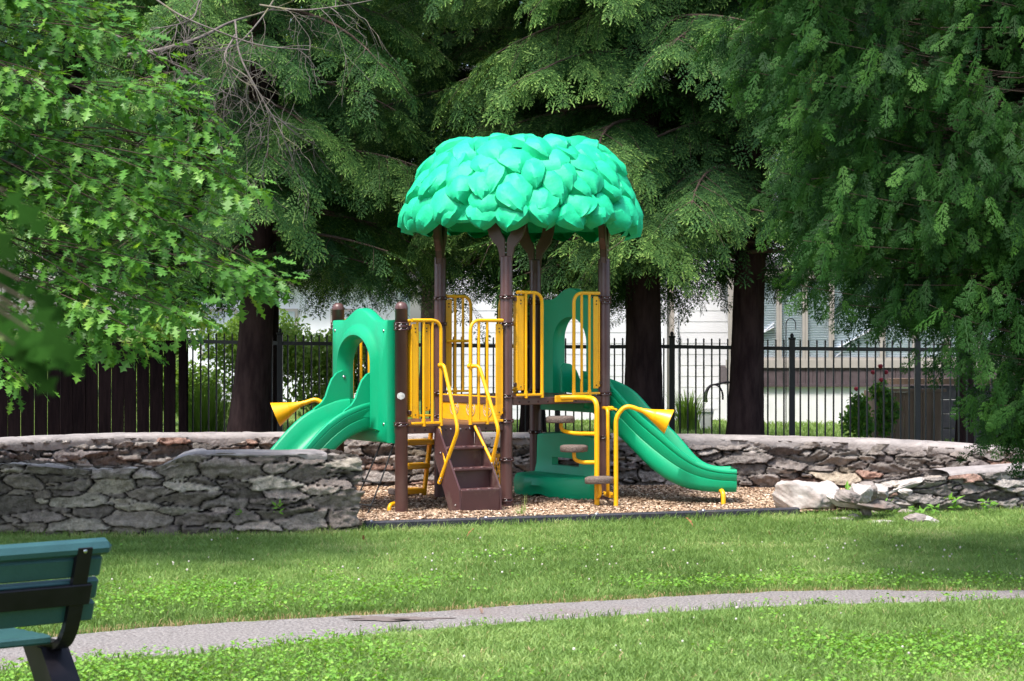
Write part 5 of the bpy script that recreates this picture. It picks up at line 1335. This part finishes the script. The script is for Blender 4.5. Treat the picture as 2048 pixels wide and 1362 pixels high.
# fallen leaves
def fallen(label, px, py, s, seed, mat='leaf_litter'):
    pv, pf, _ = oak_leaf(); rg = np.random.default_rng(seed); a = rg.uniform(0, 6.28); Rz = np.array(Matrix.Rotation(a, 3, 'Z') @ Matrix.Rotation(.5, 3, 'Y')); V = (pv*np.array((1, 1, 2.5)))@Rz.T*s; V[:, 2] -= V[:, 2].min()
    o = link('fallen_leaf', fast_mesh('fallen_leaf', V, pf), M[mat]); g = G(px, py, .05); o.location = (g.x, g.y, .045); return tag(o, label, 'leaf', 'fallen leaves on the lawn')
fallen('orange fallen leaf on the lawn below the edging', 950, 1075, .09, 1)
fallen('orange fallen leaf by the end of the nearer wall', 727, 1080, .05, 2)
fallen('small orange fallen leaf on the lawn below the right slide', 1535, 1070, .04, 3)
fallen('dry fallen leaf below the right edging', 1370, 1052, .09, 4)
o_ = fallen('yellow green leaf lying on the asphalt path', 960, 1226, .05, 5, 'planter'); o_.location = (*G(960, 1226, .02).xy, .018)

# ---------------------------------------------------------------- grass, clover
def blades(n, x, y, hmean, wmean, tint):
    rg = rng; n = len(x); a = rg.uniform(0, 2*np.pi, n); h = hmean*rg.uniform(.55, 1.25, n); w = wmean*rg.uniform(.7, 1.2, n); bend = h*rg.uniform(.15, .95, n); b2 = rg.uniform(0, 2*np.pi, n)
    dx, dy = np.cos(a)*w/2, np.sin(a)*w/2; bx, by = np.cos(b2)*bend, np.sin(b2)*bend
    P = np.zeros((n, 5, 3)); base = np.stack([x, y, np.full(n, -.003)], 1)
    d_ = np.stack([dx, dy, 0*dx], 1); mid = base+np.stack([bx*.35, by*.35, h*.6], 1); tip = base+np.stack([bx, by, h*(1-.25*rg.random(n))], 1)
    P[:, 0] = base-d_; P[:, 1] = base+d_; P[:, 2] = mid-d_*.8; P[:, 3] = mid+d_*.8; P[:, 4] = tip
    fc = np.array([(0, 1, 3), (0, 3, 2), (2, 3, 4)]); return P.reshape(-1, 3), (np.arange(n)[:, None, None]*5+fc[None]).reshape(-1, 3), np.repeat(tint, 5)
def lawn_points(n, d0, d1, pw=1.0, margin=1.35):
    d = d0+(d1-d0)*rng.random(n)**pw; half = 1024/F*d*margin+.3; x = rng.uniform(-1, 1, n)*half; return x, d
n = 660000; x, y = lawn_points(n, 8.6, 17.3, .92)
ok = ~on_path(x, y, .10*np.clip(fbm(x*7, y*7, 60)-.35, 0, 1)+.03*rng.random(n))
wallface = np.interp(x, [-8, -4.4, -2.45, -1.4, -1.25, e0.x, e1.x, 2.3, 2.7, 3.2, 3.75, 4.4, 5.2], [14.98, 15.19, 15.20, 15.38, 15.8, e0.y-.05, e1.y-.04, 16.85, 16.86, 16.93, 17.06, 17.2, 17.4])
ok &= (y < wallface-.01+.03*rng.random(n)); ok &= (fbm(x*2.2, y*2.2, 90) > .30) | (rng.random(n) < .8)
x = x[ok]; y = y[ok]; n = len(x)
ti = .18+.75*(fbm(x*.9, y*.9, 81)-.5)+.5*(fbm(x*6, y*6, 82)-.5)+rng.normal(.22, .11, n)
dry = np.clip((fbm(x*3, y*3, 84)-.58)*3, 0, .35)*(y > 11.8); ti = ti+dry*(rng.random(n) < .5); near_edge = (wallface[ok]-y < .25)*(x < -1.2)*(x > -3.4); ti = ti+near_edge*.45*(rng.random(n) < .6)
oA = np.argsort(A[:, 0]); dfar = y-np.interp(x, A[oA, 0], A[oA, 1]); brn = (dfar > -.04) & (dfar < .07+.10*fbm(x*4, y*0, 61)) & (rng.random(n) < .55)
straw = (rng.random(n) < .015) | brn; ti = np.where(straw, .98, np.clip(ti, 0, .9))
oB = np.argsort(B[:, 0]); dpath = np.interp(x, B[oB, 0], B[oB, 1])-y
hm = (.042+.022*(fbm(x*1.5, y*1.5, 85)))*np.where((dpath > -.01) & (dpath < .35), .35+.65*np.clip(dpath/.35, 0, 1), 1)+.05*np.clip(1-(wallface[ok]-y)/.12, 0, 1)*rng.random(n)
V, Fa, T2 = blades(n, x, y, hm*np.where(brn, .5, 1), np.where((y < 10.4) & (rng.random(n) < .25), .0105, .0060), ti)
tag(link('grass', fast_mesh('grass', V, Fa, {'tint': T2}), M['grass']), 'short green lawn grass on both sides of the asphalt path', 'grass', kind='stuff')
# grass strip beyond the fence
n = 60000; y2 = rng.uniform(22.5, 33, n); x2 = rng.uniform(-7, 7.6, n)
V, Fa, T2 = blades(n, x2, y2, .09, .02, np.clip(rng.normal(.6, .12, n), 0, .9))
tag(link('yard_grass', fast_mesh('yard_grass', V, Fa, {'tint': T2}), M['grass']), 'grass of the neighbouring yard behind the fence', 'grass', kind='stuff')
# clover
n = 108000; x, y = lawn_points(n, 8.6, 14.2, 1.0); ok = ~on_path(x, y, -.03)
dn = fbm(x*1.1+5, y*1.1, 95)+.35*(fbm(x*5, y*5, 96)-.5); band = np.exp(-((y-12.0-.1*x)/.75)**2)*.36+np.clip((10.35-y)/.5, 0, 1)*.30
ok &= (dn+band > .66+.34*rng.random(n)); x = x[ok]; y = y[ok]; n = len(x)
Rm = rand_rot(n, .45, rng); k = np.linspace(0, 2*np.pi, 7)[:-1]; pv = np.array([(0, 0, 0)]+[(math.cos(a)*(1.0 if i % 2 else .8)+.3, math.sin(a), .22) for i, a in enumerate(k)])
pf = np.array([(0, i+1, (i+1) % 6+1) for i in range(6)])
sz = rng.uniform(.0055, .012, n); pos = np.stack([x, y, rng.uniform(.030, .075, n)], 1)
tin = np.clip(rng.normal(.5, .2, n)+.4*(fbm(x*2, y*2, 97)-.5), 0, 1)
V = np.einsum('nij,kj->nki', Rm, pv)*sz[:, None, None]+pos[:, None]; Fa = (np.arange(n)[:, None, None]*7+pf[None]).reshape(-1, 3)
T2 = np.repeat(tin, 7); mi = np.zeros(len(Fa), int)
# white flower heads
nf = 400; fx, fy = lawn_points(nf, 9.2, 14.6, .8); keep = ~on_path(fx, fy, -.1) & (fbm(fx*1.4, fy*1.4, 99)+.25*np.exp(-((fy-13)/.8)**2) > .55); fx = fx[keep]; fy = fy[keep]; nf = len(fx)
ico = bmesh.new(); bmesh.ops.create_icosphere(ico, subdivisions=1, radius=1); iv = np.array([tuple(v.co) for v in ico.verts]); fi = np.array([[v.index for v in f.verts] for f in ico.faces]); ico.free()
Vf = iv[None]*(rng.uniform(.004, .0085, nf)[:, None, None])+np.stack([fx, fy, rng.uniform(.06, .095, nf)], 1)[:, None]
Ff = (np.arange(nf)[:, None, None]*len(iv)+fi[None]).reshape(-1, 3)+len(V.reshape(-1, 3))
Va = np.concatenate([V.reshape(-1, 3), Vf.reshape(-1, 3)]); Fb = np.concatenate([Fa, Ff]); mi = np.r_[mi, np.ones(len(Ff), int)]; T3 = np.r_[T2, np.ones(nf*len(iv))]
tag(link('clover', fast_mesh('clover', Va, Fb, {'tint': T3}, mat_idx=mi), [M['clover'], M['clover_flower']]), 'bright clover patches with small white flowers in the lawn', 'clover', kind='stuff')
print('done; clover', n, 'flowers', nf)
